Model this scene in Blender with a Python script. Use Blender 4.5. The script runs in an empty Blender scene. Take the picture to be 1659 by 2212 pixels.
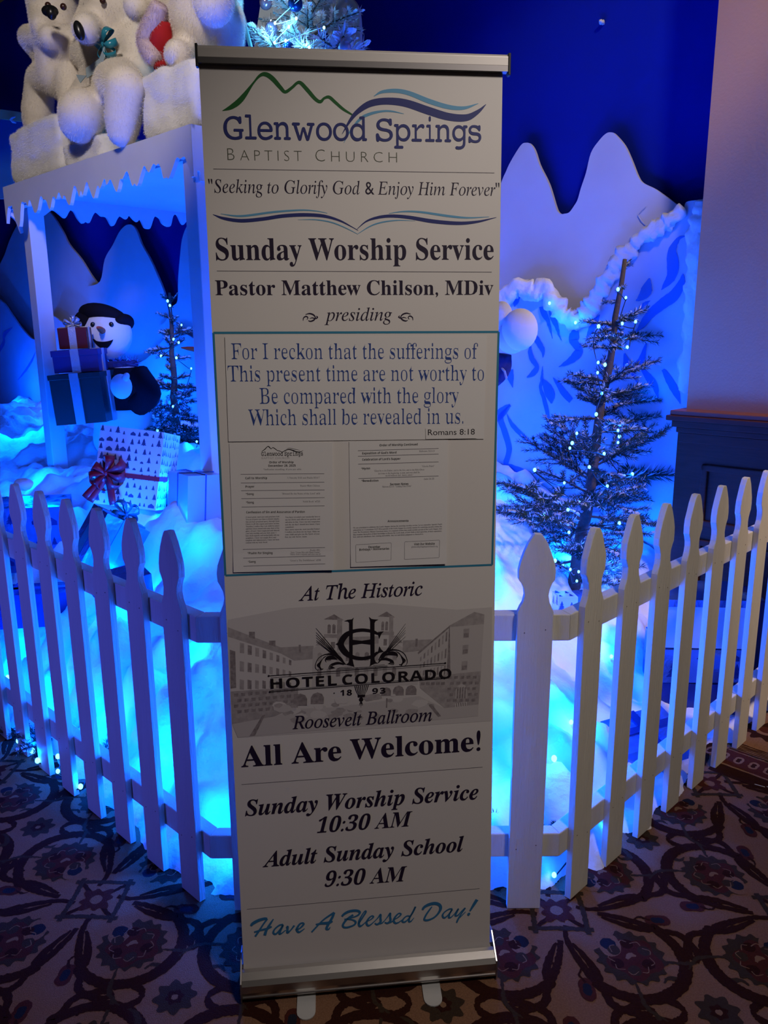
import bpy, bmesh, math, random
import numpy as np
from mathutils import Vector, Matrix, Euler, noise
sc = bpy.context.scene
COL = sc.collection
R = math.radians
rnd = random.Random(7)
# ------------------------------------------------------------ camera, world, lamps, exposure
cam = bpy.data.cameras.new('camera'); camera = bpy.data.objects.new('camera', cam); COL.objects.link(camera)
cam.sensor_fit = 'VERTICAL'; cam.sensor_height = 24.0
cam.lens = 24.0 * 1700.0 / 2212.0
cam.clip_start = 0.05; cam.clip_end = 60
pt, rl = R(12.95), R(0.38)
fwd = Vector((0, math.cos(pt), -math.sin(pt))); upv = Vector((0, math.sin(pt), math.cos(pt))); rgt = Vector((1, 0, 0))
r2 = rgt * math.cos(rl) - upv * math.sin(rl); u2 = upv * math.cos(rl) + rgt * math.sin(rl)
mw = Matrix((r2, u2, -fwd)).transposed().to_4x4(); mw.translation = (0, 0, 1.526)
camera.matrix_world = mw
sc.camera = camera
sc.view_settings.view_transform = 'Standard'; sc.view_settings.look = 'None'
sc.view_settings.gamma = 1.0; sc.view_settings.use_curve_mapping = False
sc.view_settings.exposure = 0.0
w = bpy.data.worlds.new('dim_room'); w.use_nodes = True; sc.world = w
w.node_tree.nodes['Background'].inputs[0].default_value = (1.0, 0.83, 0.80, 1)
w.node_tree.nodes['Background'].inputs[1].default_value = 0.007
BLUE = (0.0, 0.09, 1.0)
def lamp(name, kind, loc, power, color, size=0.1, aim=None, cone=None, blend=0.6):
    l = bpy.data.lights.new(name, kind); l.energy = power; l.color = color
    if kind == 'AREA': l.size = size
    else: l.shadow_soft_size = size
    if kind == 'SPOT': l.spot_size = R(cone); l.spot_blend = blend
    o = bpy.data.objects.new(name, l); COL.objects.link(o); o.location = loc
    if aim is not None:
        o.rotation_euler = (Vector(aim) - Vector(loc)).to_track_quat('-Z', 'Y').to_euler()
    return o
WARM = (1.0, 0.89, 0.82)
lamp('ceiling_lamp', 'SPOT', (1.2, 0.2, 3.25), 122, WARM, 0.22, aim=(0.28, 1.72, 1.15), cone=55, blend=0.75)
lamp('ceiling_spot', 'SPOT', (-0.95, 0.5, 4.0), 320, WARM, 0.2, aim=(-1.2, 4.0, 2.84), cone=30, blend=.30)
lamp('wall_fill_spot', 'SPOT', (3.0, 1.5, 4.0), 440, (1.0, 0.76, 0.62), 0.25, aim=(2.2, 2.95, 2.1), cone=50)  # added fill, placed to warm the salmon wall while sparing the slope board
lamp('mountain_fill_spot', 'SPOT', (1.5, 0.6, 5.0), 380, (1.0, 0.80, 0.68), 0.2, aim=(1.15, 4.3, 2.62), cone=24, blend=.5)  # added narrow fill that warms only the mountain tops
lamp('display_lamp', 'SPOT', (-3.2, 0.9, 1.3), 165, (0.08, 0.10, 1.0), 0.3, aim=(-1.15, 2.3, .75), cone=44)

# ------------------------------------------------------------ the display's own axes: a runs into the wall, b runs along it to the left
PH = R(45.5); E1 = Vector((math.cos(PH), math.sin(PH), 0)); E2 = Vector((-math.sin(PH), math.cos(PH), 0))
def ab(a, b, z=0.0): return E1 * a + E2 * b + Vector((0, 0, z))
def to_ab(p): p = Vector(p); return p.dot(E1), p.dot(E2)
ROT_AB = PH          # a local x axis turned by PH points along a

# ------------------------------------------------------------ materials
M = {}
def mat(name, col, rough=0.6, metal=0.0, spec=0.35, bump=None, var=None, emit=None, trans=None, sheen=0.0):
    m = bpy.data.materials.new(name); m.use_nodes = True; nt = m.node_tree; b = nt.nodes['Principled BSDF']
    b.inputs['Base Color'].default_value = (*col, 1); b.inputs['Roughness'].default_value = rough
    b.inputs['Metallic'].default_value = metal; b.inputs['Specular IOR Level'].default_value = spec
    tc = nt.nodes.new('ShaderNodeTexCoord')
    if var:   # (second colour, scale, contrast, stretch)
        c2, scl, lo, stretch = var
        mp = nt.nodes.new('ShaderNodeMapping'); mp.inputs['Scale'].default_value = stretch
        n = nt.nodes.new('ShaderNodeTexNoise'); n.inputs['Scale'].default_value = scl; n.inputs['Detail'].default_value = 5
        cr = nt.nodes.new('ShaderNodeValToRGB'); cr.color_ramp.elements[0].position = lo; cr.color_ramp.elements[1].position = 1 - lo
        cr.color_ramp.elements[0].color = (*col, 1); cr.color_ramp.elements[1].color = (*c2, 1)
        nt.links.new(tc.outputs['Object'], mp.inputs[0]); nt.links.new(mp.outputs[0], n.inputs['Vector'])
        nt.links.new(n.outputs[0], cr.inputs[0]); nt.links.new(cr.outputs[0], b.inputs['Base Color'])
    if bump:  # (scale, strength, stretch)
        mp = nt.nodes.new('ShaderNodeMapping'); mp.inputs['Scale'].default_value = bump[2] if len(bump) > 2 else (1, 1, 1)
        n = nt.nodes.new('ShaderNodeTexNoise'); n.inputs['Scale'].default_value = bump[0]; n.inputs['Detail'].default_value = 4
        bp = nt.nodes.new('ShaderNodeBump'); bp.inputs['Strength'].default_value = bump[1]; bp.inputs['Distance'].default_value = 0.01
        nt.links.new(tc.outputs['Object'], mp.inputs[0]); nt.links.new(mp.outputs[0], n.inputs['Vector'])
        nt.links.new(n.outputs[0], bp.inputs['Height']); nt.links.new(bp.outputs[0], b.inputs['Normal'])
    if emit:
        b.inputs['Emission Color'].default_value = (*emit[0], 1); b.inputs['Emission Strength'].default_value = emit[1]
    if trans:
        b.inputs['Transmission Weight'].default_value = trans
    if sheen:
        b.inputs['Sheen Weight'].default_value = sheen
    M[name] = m; return m
mat('carpet', (0.26, 0.135, 0.078), 0.95, spec=0.05, bump=(420, 0.55), var=((0.19, 0.095, 0.052), 240, 0.3, (1, 1, 1)))
mat('carpet_brown', (0.040, 0.012, 0.007), 0.95, spec=0.05, bump=(420, 0.55), var=((0.028, 0.008, 0.006), 240, 0.3, (1, 1, 1)))
mat('carpet_maroon', (0.085, 0.020, 0.014), 0.95, spec=0.05, bump=(420, 0.55), var=((0.06, 0.016, 0.012), 240, 0.3, (1, 1, 1)))
mat('carpet_moss', (0.050, 0.032, 0.020), 0.95, spec=0.05, bump=(420, 0.55), var=((0.04, 0.024, 0.016), 200, 0.3, (1, 1, 1)))
mat('carpet_navy', (0.016, 0.018, 0.030), 0.95, spec=0.05, bump=(420, 0.55))
mat('carpet_tan', (0.23, 0.13, 0.075), 0.95, spec=0.05, bump=(420, 0.55))
mat('salmon_wall', (0.50, 0.29, 0.17), 0.75, spec=0.2, bump=(90, 0.12))
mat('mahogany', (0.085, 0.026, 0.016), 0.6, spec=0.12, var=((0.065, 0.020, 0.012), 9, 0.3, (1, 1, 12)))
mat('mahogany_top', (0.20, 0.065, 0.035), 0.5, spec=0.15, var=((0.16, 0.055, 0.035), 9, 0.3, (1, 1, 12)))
mat('blue_drape', (0.003, 0.014, 0.27), 0.8, spec=0.1, bump=(5, 0.25))
mat('white_board', (0.66, 0.66, 0.68), 0.6, spec=0.2, var=((0.60, 0.60, 0.63), 3, 0.3, (1, 1, 1)))
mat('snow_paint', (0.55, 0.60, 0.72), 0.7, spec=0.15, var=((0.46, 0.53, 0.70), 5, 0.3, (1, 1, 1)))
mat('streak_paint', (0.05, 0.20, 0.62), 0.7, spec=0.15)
mat('cotton', (0.80, 0.80, 0.82), 0.95, spec=0.05, bump=(40, 0.6), sheen=0.2)
mat('fence_paint', (0.74, 0.71, 0.61), 0.55, spec=0.3, bump=(30, 0.25, (6, 6, 0.6)), var=((0.70, 0.665, 0.57), 7, 0.35, (5, 5, 0.5)))
mat('wood_knot', (0.12, 0.08, 0.05), 0.8)
mat('vinyl', (0.70, 0.665, 0.635), 0.5, spec=0.3)
mat('vinyl_back', (0.55, 0.55, 0.56), 0.6)
mat('paper', (0.72, 0.70, 0.685), 0.7, spec=0.2)
mat('aluminium', (0.62, 0.59, 0.56), 0.32, metal=1.0, bump=(300, 0.05, (1, 60, 60)))
mat('satin_grey', (0.62, 0.585, 0.55), 0.4, metal=0.15, spec=0.4)
mat('aluminium_dark', (0.20, 0.19, 0.19), 0.4, metal=0.8)
mat('grey_steel', (0.52, 0.52, 0.50), 0.5, metal=0.3)
mat('black_plastic', (0.02, 0.02, 0.022), 0.5)
mat('ink_navy', (0.022, 0.030, 0.17), 0.5)
mat('ink_dark', (0.017, 0.009, 0.032), 0.5)
mat('ink_black', (0.012, 0.008, 0.012), 0.5)
mat('ink_verse', (0.025, 0.060, 0.26), 0.6)
mat('ink_green', (0.012, 0.115, 0.022), 0.5)
mat('ink_sky', (0.12, 0.34, 0.55), 0.5)
mat('ink_teal', (0.035, 0.22, 0.36), 0.5)
mat('ink_welcome', (0.035, 0.19, 0.40), 0.5)
mat('ink_olive', (0.10, 0.105, 0.075), 0.5)
mat('ink_rule', (0.13, 0.12, 0.14), 0.5)
mat('ink_faint', (0.22, 0.20, 0.21), 0.6)
mat('print_sky', (0.50, 0.465, 0.455), 0.5)
mat('print_light', (0.58, 0.545, 0.53), 0.5)
mat('print_mid', (0.31, 0.28, 0.28), 0.5, var=((0.42, 0.38, 0.375), 90, 0.3, (1, 1, 1)))
mat('print_dark', (0.18, 0.155, 0.16), 0.5, var=((0.32, 0.28, 0.28), 130, 0.3, (1, 1, 1)))
mat('fur', (0.76, 0.69, 0.60), 0.9, spec=0.1, sheen=0.3)
mat('fur_white', (0.78, 0.76, 0.78), 0.9, spec=0.1, sheen=0.3)
mat('black_gloss', (0.008, 0.008, 0.009), 0.3, spec=0.5)
mat('brown_gloss', (0.04, 0.014, 0.01), 0.25, spec=0.5)
mat('teal_ribbon', (0.02, 0.22, 0.32), 0.25, spec=0.6)
mat('silver_ribbon', (0.55, 0.56, 0.62), 0.3, metal=0.6, bump=(200, 0.3))
mat('grey_felt', (0.35, 0.45, 0.52), 0.8)
mat('red_cloth', (0.38, 0.008, 0.012), 0.85)
mat('red_ribbon', (0.42, 0.015, 0.03), 0.35, spec=0.5)
mat('pink_plush', (0.60, 0.47, 0.50), 0.9)
mat('black_felt', (0.010, 0.009, 0.013), 0.95, spec=0.05)
mat('carrot', (0.62, 0.09, 0.02), 0.6)
mat('snowman', (0.80, 0.80, 0.80), 0.9, sheen=0.2, bump=(30, 0.3))
mat('green_box', (0.008, 0.035, 0.032), 0.35, spec=0.5)
mat('violet_box', (0.04, 0.03, 0.15), 0.45)
mat('red_box', (0.14, 0.007, 0.012), 0.45)
mat('print_paper', (0.72, 0.70, 0.72), 0.5)
mat('toile_ink', (0.055, 0.07, 0.14), 0.5)
mat('foil_blue', (0.10, 0.22, 0.60), 0.22, metal=0.75, bump=(9, 0.5))
mat('foil_navy', (0.02, 0.04, 0.20), 0.25, metal=0.5, bump=(9, 0.5))
mat('foil_pale', (0.45, 0.58, 0.75), 0.3, metal=0.4, bump=(8, 0.4))
mat('navy_coat', (0.012, 0.014, 0.07), 0.9, var=((0.03, 0.03, 0.12), 30, 0.35, (1, 1, 1)))
mat('needle', (0.020, 0.050, 0.038), 0.7, spec=0.2)
mat('frost', (0.55, 0.56, 0.60), 0.9, spec=0.1)
mat('bark', (0.085, 0.065, 0.055), 0.9, bump=(60, 0.8))
mat('wire', (0.008, 0.012, 0.012), 0.5)
mat('flock', (0.74, 0.78, 0.80), 0.9, spec=0.1)
mat('bulb', (0.2, 0.5, 0.9), 0.3, emit=((0.10, 0.55, 1.0), 6.0))
mat('bulb_white', (0.6, 0.9, 1.0), 0.3, emit=((0.35, 0.92, 1.0), 7.0))
mat('ornament_blue', (0.01, 0.05, 0.24), 0.12, metal=0.7)
mat('ornament_rose', (0.30, 0.20, 0.30), 0.15, metal=0.7)
mat('ornament_pearl', (0.55, 0.62, 0.72), 0.35, metal=0.3)
mat('silver', (0.6, 0.62, 0.66), 0.25, metal=1.0)
mat('pale_board', (0.58, 0.70, 0.78), 0.7)
mat('pole_green', (0.20, 0.26, 0.27), 0.6)
mat('mural_rim', (0.80, 0.52, 0.22), 0.7)
mat('tape', (0.55, 0.55, 0.66), 0.25, spec=0.5)
mat('lint', (0.75, 0.73, 0.70), 0.8)
# the painted sky of the round mural: deep blue at the top down to a pale ground
m = mat('mural_sky', (0.1, 0.2, 0.4), 0.8)
nt = m.node_tree; tc = nt.nodes.new('ShaderNodeTexCoord'); sx = nt.nodes.new('ShaderNodeSeparateXYZ')
cr = nt.nodes.new('ShaderNodeValToRGB')
for e, (p, c) in zip([cr.color_ramp.elements[0], cr.color_ramp.elements.new(0.35), cr.color_ramp.elements.new(0.62), cr.color_ramp.elements[-1]],
                     [(0.0, (0.50, 0.45, 0.40)), (0.30, (0.48, 0.43, 0.38)), (0.55, (0.05, 0.15, 0.35)), (1.0, (0.012, 0.06, 0.28))]):
    e.position = p; e.color = (*c, 1)
nt.links.new(tc.outputs['Generated'], sx.inputs[0]); nt.links.new(sx.outputs['Z'], cr.inputs[0])
nt.links.new(cr.outputs[0], nt.nodes['Principled BSDF'].inputs['Base Color'])

# ------------------------------------------------------------ mesh helpers
class MB:
    def __init__(s): s.v = []; s.f = []; s.m = []
    def add(s, vs, fs, mi=0):
        o = len(s.v); s.v += [tuple(p) for p in vs]; s.f += [tuple(i + o for i in f) for f in fs]; s.m += [mi] * len(fs); return s
    def box(s, c, d, rot=None, mi=0):
        x, y, z = d[0] / 2, d[1] / 2, d[2] / 2
        vs = [Vector(p) for p in ((-x, -y, -z), (x, -y, -z), (x, y, -z), (-x, y, -z), (-x, -y, z), (x, -y, z), (x, y, z), (-x, y, z))]
        if rot is not None: vs = [rot @ p for p in vs]
        c = Vector(c)
        return s.add([p + c for p in vs], [(3, 2, 1, 0), (4, 5, 6, 7), (0, 1, 5, 4), (1, 2, 6, 5), (2, 3, 7, 6), (3, 0, 4, 7)], mi)
    def prism(s, front, back, mi=0, mside=None):   # two matching outlines (lists of points)
        n = len(front)
        s.add(list(front) + list(back), [tuple(range(n))[::-1], tuple(range(n, 2 * n))], mi)
        o = len(s.v) - 2 * n
        for i in range(n):
            j = (i + 1) % n
            s.f.append((o + i, o + j, o + n + j, o + n + i)); s.m.append(mi if mside is None else mside)
        return s
    def tube(s, pts, rad, seg=8, mi=0, caps=True):
        pts = [Vector(p) for p in pts]; n = len(pts)
        rs = rad if isinstance(rad, (list, tuple)) else [rad] * n
        t0 = (pts[1] - pts[0]).normalized(); u = t0.orthogonal().normalized(); vs = []
        for i, p in enumerate(pts):
            t = (pts[min(i + 1, n - 1)] - pts[max(i - 1, 0)]).normalized()
            u = (u - t * u.dot(t))
            u = u.normalized() if u.length > 1e-6 else t.orthogonal().normalized()
            w_ = t.cross(u)
            for k in range(seg):
                a = 2 * math.pi * k / seg; vs.append(p + (u * math.cos(a) + w_ * math.sin(a)) * rs[i])
        fs = [(i * seg + k, i * seg + (k + 1) % seg, (i + 1) * seg + (k + 1) % seg, (i + 1) * seg + k) for i in range(n - 1) for k in range(seg)]
        if caps: fs += [tuple(range(seg))[::-1], tuple(range((n - 1) * seg, n * seg))]
        return s.add(vs, fs, mi)
    def ball(s, c, r, seg=16, ring=10, rot=None, mi=0, fn=None):
        rx, ry, rz = (r, r, r) if not isinstance(r, (tuple, list)) else r
        c = Vector(c); vs = []
        for i in range(ring + 1):
            th = math.pi * i / ring
            for k in range(seg):
                ph = 2 * math.pi * k / seg
                p = Vector((rx * math.sin(th) * math.cos(ph), ry * math.sin(th) * math.sin(ph), rz * math.cos(th)))
                if fn: p = fn(p)
                if rot is not None: p = rot @ p
                vs.append(p + c)
        fs = [(i * seg + k, (i + 1) * seg + k, (i + 1) * seg + (k + 1) % seg, i * seg + (k + 1) % seg) for i in range(ring) for k in range(seg)]
        return s.add(vs, fs, mi)
    def lathe(s, c, prof, seg=24, axis=None, mi=0):   # prof: (radius, height)
        c = Vector(c); ax = Vector(axis or (0, 0, 1)).normalized(); u = ax.orthogonal().normalized(); w_ = ax.cross(u); vs = []
        for r, h in prof:
            for k in range(seg):
                a = 2 * math.pi * k / seg; vs.append(c + ax * h + (u * math.cos(a) + w_ * math.sin(a)) * r)
        n = len(prof)
        fs = [(i * seg + k, i * seg + (k + 1) % seg, (i + 1) * seg + (k + 1) % seg, (i + 1) * seg + k) for i in range(n - 1) for k in range(seg)]
        return s.add(vs, fs, mi)
    def strip(s, left, right, mi=0):
        n = len(left)
        return s.add(list(left) + list(right), [(i, i + 1, n + i + 1, n + i) for i in range(n - 1)], mi)
def build(name, mb, mats, parent=None, smooth=False, kind=None):
    me = bpy.data.meshes.new(name); me.from_pydata([tuple(p) for p in mb.v], [], mb.f)
    for m_ in (mats if isinstance(mats, (list, tuple)) else [mats]): me.materials.append(M[m_] if isinstance(m_, str) else m_)
    me.polygons.foreach_set('material_index', mb.m)
    if smooth: me.polygons.foreach_set('use_smooth', [True] * len(me.polygons))
    me.update()
    o = bpy.data.objects.new(name, me); COL.objects.link(o)
    if parent is not None: o.parent = parent
    if kind: o['kind'] = kind
    return o
def tag(o, label, cat, group=None, kind=None):
    o['label'] = label; o['category'] = cat
    if group: o['group'] = group
    if kind: o['kind'] = kind
    return o
def thing(name, label, cat, loc=(0, 0, 0), rot=(0, 0, 0), group=None):
    o = bpy.data.objects.new(name, None); COL.objects.link(o); o.location = loc; o.rotation_euler = rot
    o.empty_display_size = 0.05
    return tag(o, label, cat, group)
def inv(o):  # world -> local of an unparented empty
    return (Matrix.Translation(o.location) @ o.rotation_euler.to_matrix().to_4x4()).inverted()
def copy_tree(o, parent=None):
    c = o.copy(); COL.objects.link(c)
    if parent is not None: c.parent = parent
    for ch in list(o.children): copy_tree(ch, c)
    return c
def bevel(o, wdt=0.002, seg=2):
    md = o.modifiers.new('edge', 'BEVEL'); md.width = wdt; md.segments = seg; md.limit_method = 'ANGLE'; return o
def smooth_path(pts, n=6):   # Catmull-Rom through points of any dimension
    P = [np.array(p, float) for p in pts]; P = [2 * P[0] - P[1]] + P + [2 * P[-1] - P[-2]]; out = []
    for i in range(1, len(P) - 2):
        for k in range(n):
            t = k / n
            out.append(0.5 * ((2 * P[i]) + (P[i + 1] - P[i - 1]) * t + (2 * P[i - 1] - 5 * P[i] + 4 * P[i + 1] - P[i + 2]) * t * t + (3 * P[i] - P[i - 1] - 3 * P[i + 1] + P[i + 2]) * t ** 3))
    out.append(P[-2]); return out
def ribbon2d(pts, wid, n=6, jit=0.0):   # a stroke in the plane: centre points and widths -> outline polygon
    if not isinstance(wid, (list, tuple)): wid = [wid] * len(pts)
    q = smooth_path([(p[0], p[1], w_) for p, w_ in zip(pts, wid)], n); L, Rr = [], []
    for i, p in enumerate(q):
        d = q[min(i + 1, len(q) - 1)][:2] - q[max(i - 1, 0)][:2]; d /= max(np.linalg.norm(d), 1e-9)
        nn = np.array((-d[1], d[0])); h = max(p[2], 1e-5) / 2
        L.append(p[:2] + nn * (h + jit * rnd.uniform(-1, 1))); Rr.append(p[:2] - nn * (h + jit * rnd.uniform(-1, 1)))
    return L, Rr
def resolve(o):   # bake a modifier stack into a plain mesh
    dg = bpy.context.evaluated_depsgraph_get(); me = bpy.data.meshes.new_from_object(o.evaluated_get(dg)); o.modifiers.clear(); old = o.data; o.data = me; bpy.data.meshes.remove(old); return o

# ============================================================ THE SETTING
# ------------------------------------------------------------ floor: woven carpet with medallions
fl = MB(); CM = ['carpet', 'carpet_brown', 'carpet_maroon', 'carpet_moss', 'carpet_navy', 'carpet_tan']
fl.add([(-8, -2.5, 0), (6, -2.5, 0), (6, 12, 0), (-8, 12, 0)], [(0, 1, 2, 3)], 0)
zc = [0.0002]
def cz(): zc[0] += 5e-7; return zc[0]
def keep(p): return -1.75 < p[0] < 1.9 and 1.15 < p[1] < 3.3
def c_stroke(pts, wid, mi, jit=0.0016):
    if not keep(pts[len(pts) // 2]): return
    ln = sum(math.dist(pts[i][:2], pts[i + 1][:2]) for i in range(len(pts) - 1))
    L, Rr = ribbon2d(pts, wid, max(3, int(ln / (len(pts) - 1) / 0.005)), jit); z = cz()
    fl.strip([(p[0], p[1], z) for p in Rr], [(p[0], p[1], z) for p in L], mi)
def c_blob(c, fn, mi, n=40, jit=0.0012):   # fn(angle) -> radius
    if not keep(c): return
    z = cz(); vs = [(c[0], c[1], z)]
    for k in range(n):
        a = 2 * math.pi * k / n; r = fn(a) + jit * rnd.uniform(-1, 1); vs.append((c[0] + r * math.cos(a), c[1] + r * math.sin(a), z))
    fl.add(vs, [(0, 1 + k, 1 + (k + 1) % n) for k in range(n)], mi)
K0 = np.array((-0.802, 1.88)); UX = np.array((0.63, -0.027)); UY = np.array((0.027, 0.63))
ux, uy = UX / np.linalg.norm(UX), UY / np.linalg.norm(UY)
def loc(k, x, y): return k + ux * x + uy * y
for i in range(-2, 5):
    for j in range(-2, 3):
        k = K0 + UX * i + UY * j
        for sx_, sy_ in ((1, 1), (1, -1), (-1, 1), (-1, -1)):
            c = loc(k, 0.157 * sx_, 0.157 * sy_); th0 = math.atan2(*(k - c)[::-1]); pts = []; wd = []
            for q in range(33):
                a = th0 + 0.16 + (2 * math.pi - 0.62) * q / 32; d = a - th0
                r = 0.128 + 0.05 * max(0, math.cos(d)) ** 5
                pts.append((c[0] + r * math.cos(a), c[1] + r * math.sin(a))); wd.append(0.013 + 0.020 * (0.5 - 0.5 * math.cos(d)) ** 0.8)
            c_stroke(pts, wd, 1)
            c_stroke([k + (c - k) * 0.12, k + (c - k) * 0.35, k + (c - k) * 0.36 + np.array((0.01, 0.0)) * sx_], 0.012, 1)
            ph = rnd.random() * 6
            c_blob(c, lambda a: 0.078 + 0.012 * abs(math.sin(8 * a + ph)) ** 3, 3, 90)
            c_blob(c + np.array((0.006, -0.004)), lambda a: 0.064 + 0.008 * math.sin(5 * a + ph), 2, 60)
            c_blob(loc(c, -0.045 * sx_, -0.04 * sy_ + 0.0), lambda a: 0.034 - 0.006 * math.cos(2 * a), 0, 30)
            c_blob(loc(c, -0.047 * sx_, -0.042 * sy_), lambda a: 0.020, 4, 24)
            for q in range(6):
                a = ph + q * 1.05; pc = c + 0.043 * np.array((math.cos(a), math.sin(a)))
                c_blob(pc, lambda a: 0.016, 3 if q % 2 else 1, 16)
            for q in range(9):
                a = ph + q * 0.7; p0 = c + 0.05 * np.array((math.cos(a), math.sin(a)))
                c_stroke([p0, p0 + 0.014 * np.array((math.cos(a + 1.2), math.sin(a + 1.2))), p0 + 0.026 * np.array((math.cos(a + 2.0), math.sin(a + 2.0)))], 0.0022, 5, 0.0005)
            c_stroke([loc(c, -0.012, -0.006), loc(c, 0.0, 0.008), loc(c, 0.014, 0.004)], [0.006, 0.014, 0.004], 5)
            for s_ in (0.6, -0.9):
                a = th0 + math.pi + s_; p0 = c + 0.08 * np.array((math.cos(a), math.sin(a))); p1 = c + 0.15 * np.array((math.cos(a + .1), math.sin(a + .1))); p2 = c + 0.19 * np.array((math.cos(a + .3), math.sin(a + .3)))
                c_stroke([p0, p1, p2], [0.006, 0.011, 0.004], 3)
            for a in (1.1, 2.4, 4.3, 5.2):
                a += th0; p0 = c + 0.133 * np.array((math.cos(a), math.sin(a)))
                c_blob(p0 + 0.012 * np.array((math.cos(a + 2.5), math.sin(a + 2.5))), lambda t: 0.010 + 0.005 * math.sin(3 * t), 1, 18)
        for o_ in (-0.068, 0.068):
            c_stroke([loc(k, o_, -0.085), loc(k, o_ + 0.003, 0), loc(k, o_, 0.085)], 0.014, 3)
            c_stroke([loc(k, -0.085, o_), loc(k, 0, o_ + 0.003), loc(k, 0.085, o_)], 0.014, 3)
        c_blob(k, lambda a: 0.046 / max(abs(math.cos(a)), abs(math.sin(a))) * 0.82 + 0.006 * math.sin(8 * a), 2, 48)
        c_blob(k, lambda a: 0.017, 0, 16)
        for (e, f) in ((ux, uy), (uy, ux)):
            mid = k + e * 0.315
            for s_ in (1, -1):
                b_ = mid + e * 0.055 * s_ + f * 0.028 * s_
                c_blob(b_, lambda a: 0.026 + 0.008 * math.cos(2 * (a - math.atan2(e[1], e[0]))), 2, 30)
                c_blob(b_, lambda a: 0.014 + 0.004 * math.cos(2 * (a - math.atan2(e[1], e[0]))), 4, 22)
                c_stroke([b_ + e * 0.02 * s_, b_ + e * 0.045 * s_ - f * .01 * s_, b_ + e * 0.07 * s_ + f * 0.004 * s_], [0.006, 0.007, 0.002], 1)
                for t_ in (1, -1):
                    P = lambda x, y: mid + e * x * s_ + f * y * t_
                    c_stroke([P(.20, .02), P(.14, .05), P(.09, .062), P(.07, .05), P(.055, .066), P(.02, .075), P(0.0, .10), P(0.012, .14), P(.0, .17)], [.008, .019, .021, .017, .018, .020, .022, .022, .008], 1)
                    c_stroke([P(.03, .10), P(.045, .085), P(.06, .09), P(.052, .105)], [.004, .010, .010, .004], 1)
                    c_stroke([P(-.01, .075), P(-.04, .07), P(-.06, .05)], [.009, .008, .003], 1)
        c = k + (UX + UY) * 0.5
        c_blob(c, lambda a: 0.046 + 0.007 * math.sin(8 * a), 3, 60)
        c_blob(c, lambda a: 0.020 + 0.003 * math.sin(6 * a), 1, 24); c_blob(c, lambda a: 0.008, 5, 12)
        for s_ in (1, -1):
            for t_ in (1, -1):
                P = lambda x, y: loc(c, x * s_, y * t_)
                c_stroke([P(.10, .035), P(.075, .05), P(.06, .085), P(.085, .095), P(.10, .08)], [.005, .012, .016, .011, .004], 3)
                c_stroke([P(.19, .02), P(.13, .035), P(.09, .02), P(.075, -.005)], [.006, .017, .02, .008], 1)
# border of the carpet running parallel to the wall
def c_band(a0, a1, mi, b0=-0.2, b1=0.95):
    z = cz(); n = 60
    fl.strip([tuple(ab(a0 + rnd.uniform(-1, 1) * .0015, b0 + (b1 - b0) * q / n, z)) for q in range(n + 1)],
             [tuple(ab(a1 + rnd.uniform(-1, 1) * .0015, b0 + (b1 - b0) * q / n, z)) for q in range(n + 1)][::1], mi)
zc[0] += 0.0002
c_band(2.60, 2.668, 1); c_band(2.668, 2.678, 5); c_band(2.678, 2.785, 2); c_band(2.785, 2.79, 5); c_band(2.80, 2.86, 1)
for q in range(5): c_band(2.804 + q * .011, 2.808 + q * .011, 5)
c_band(2.86, 3.8, 0)
for q in range(26):
    c = ab(2.732, -0.2 + q * 0.052); c = np.array((c.x, c.y))
    c_blob(c, lambda a: 0.021 + 0.006 * math.cos(2 * (a - PH)), 5, 26); c_blob(c, lambda a: 0.011 + 0.005 * math.cos(2 * (a - PH)), 1, 20)
for q in range(5):
    c = ab(3.02, -0.1 + q * 0.25); c = np.array((c.x, c.y))
    c_blob(c, lambda a: 0.075 + 0.014 * math.sin(9 * a), 1, 60); c_blob(c, lambda a: 0.035, 0, 26); c_blob(c + .008, lambda a: 0.026, 2, 26)
floor = build('floor', fl, CM, kind='structure')
# lint on the carpet
for pts in ([(1.265, 2.42, .004), (1.285, 2.405, .005)], [(1.30, 2.405, .004), (1.325, 2.37, .006), (1.33, 2.36, .004)]):
    pass

# ------------------------------------------------------------ walls
AW = 3.55                                     # front face of the salmon wall
c0 = [(1.3874,3.6138,2.8401)][0]; BW = to_ab(c0)[1]  # its free end
wl = MB()
def ab_box(mb, a0, a1, b0, b1, z0, z1, mi=0):
    vs = [ab(a, b, z) for z in (z0, z1) for a, b in ((a0, b0), (a1, b0), (a1, b1), (a0, b1))]
    return mb.add(vs, [(3, 2, 1, 0), (4, 5, 6, 7), (0, 1, 5, 4), (1, 2, 6, 5), (2, 3, 7, 6), (3, 0, 4, 7)], mi)
ab_box(wl, AW, AW + 0.7, -2.6, BW, 0, 4.6)
build('wall_right', wl, 'salmon_wall', kind='structure')
wb = MB(); ab_box(wb, 4.25, 4.35, BW - 0.1, 13.5, 0, 5.2)
build('wall_back', wb, 'salmon_wall', kind='structure')
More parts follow.
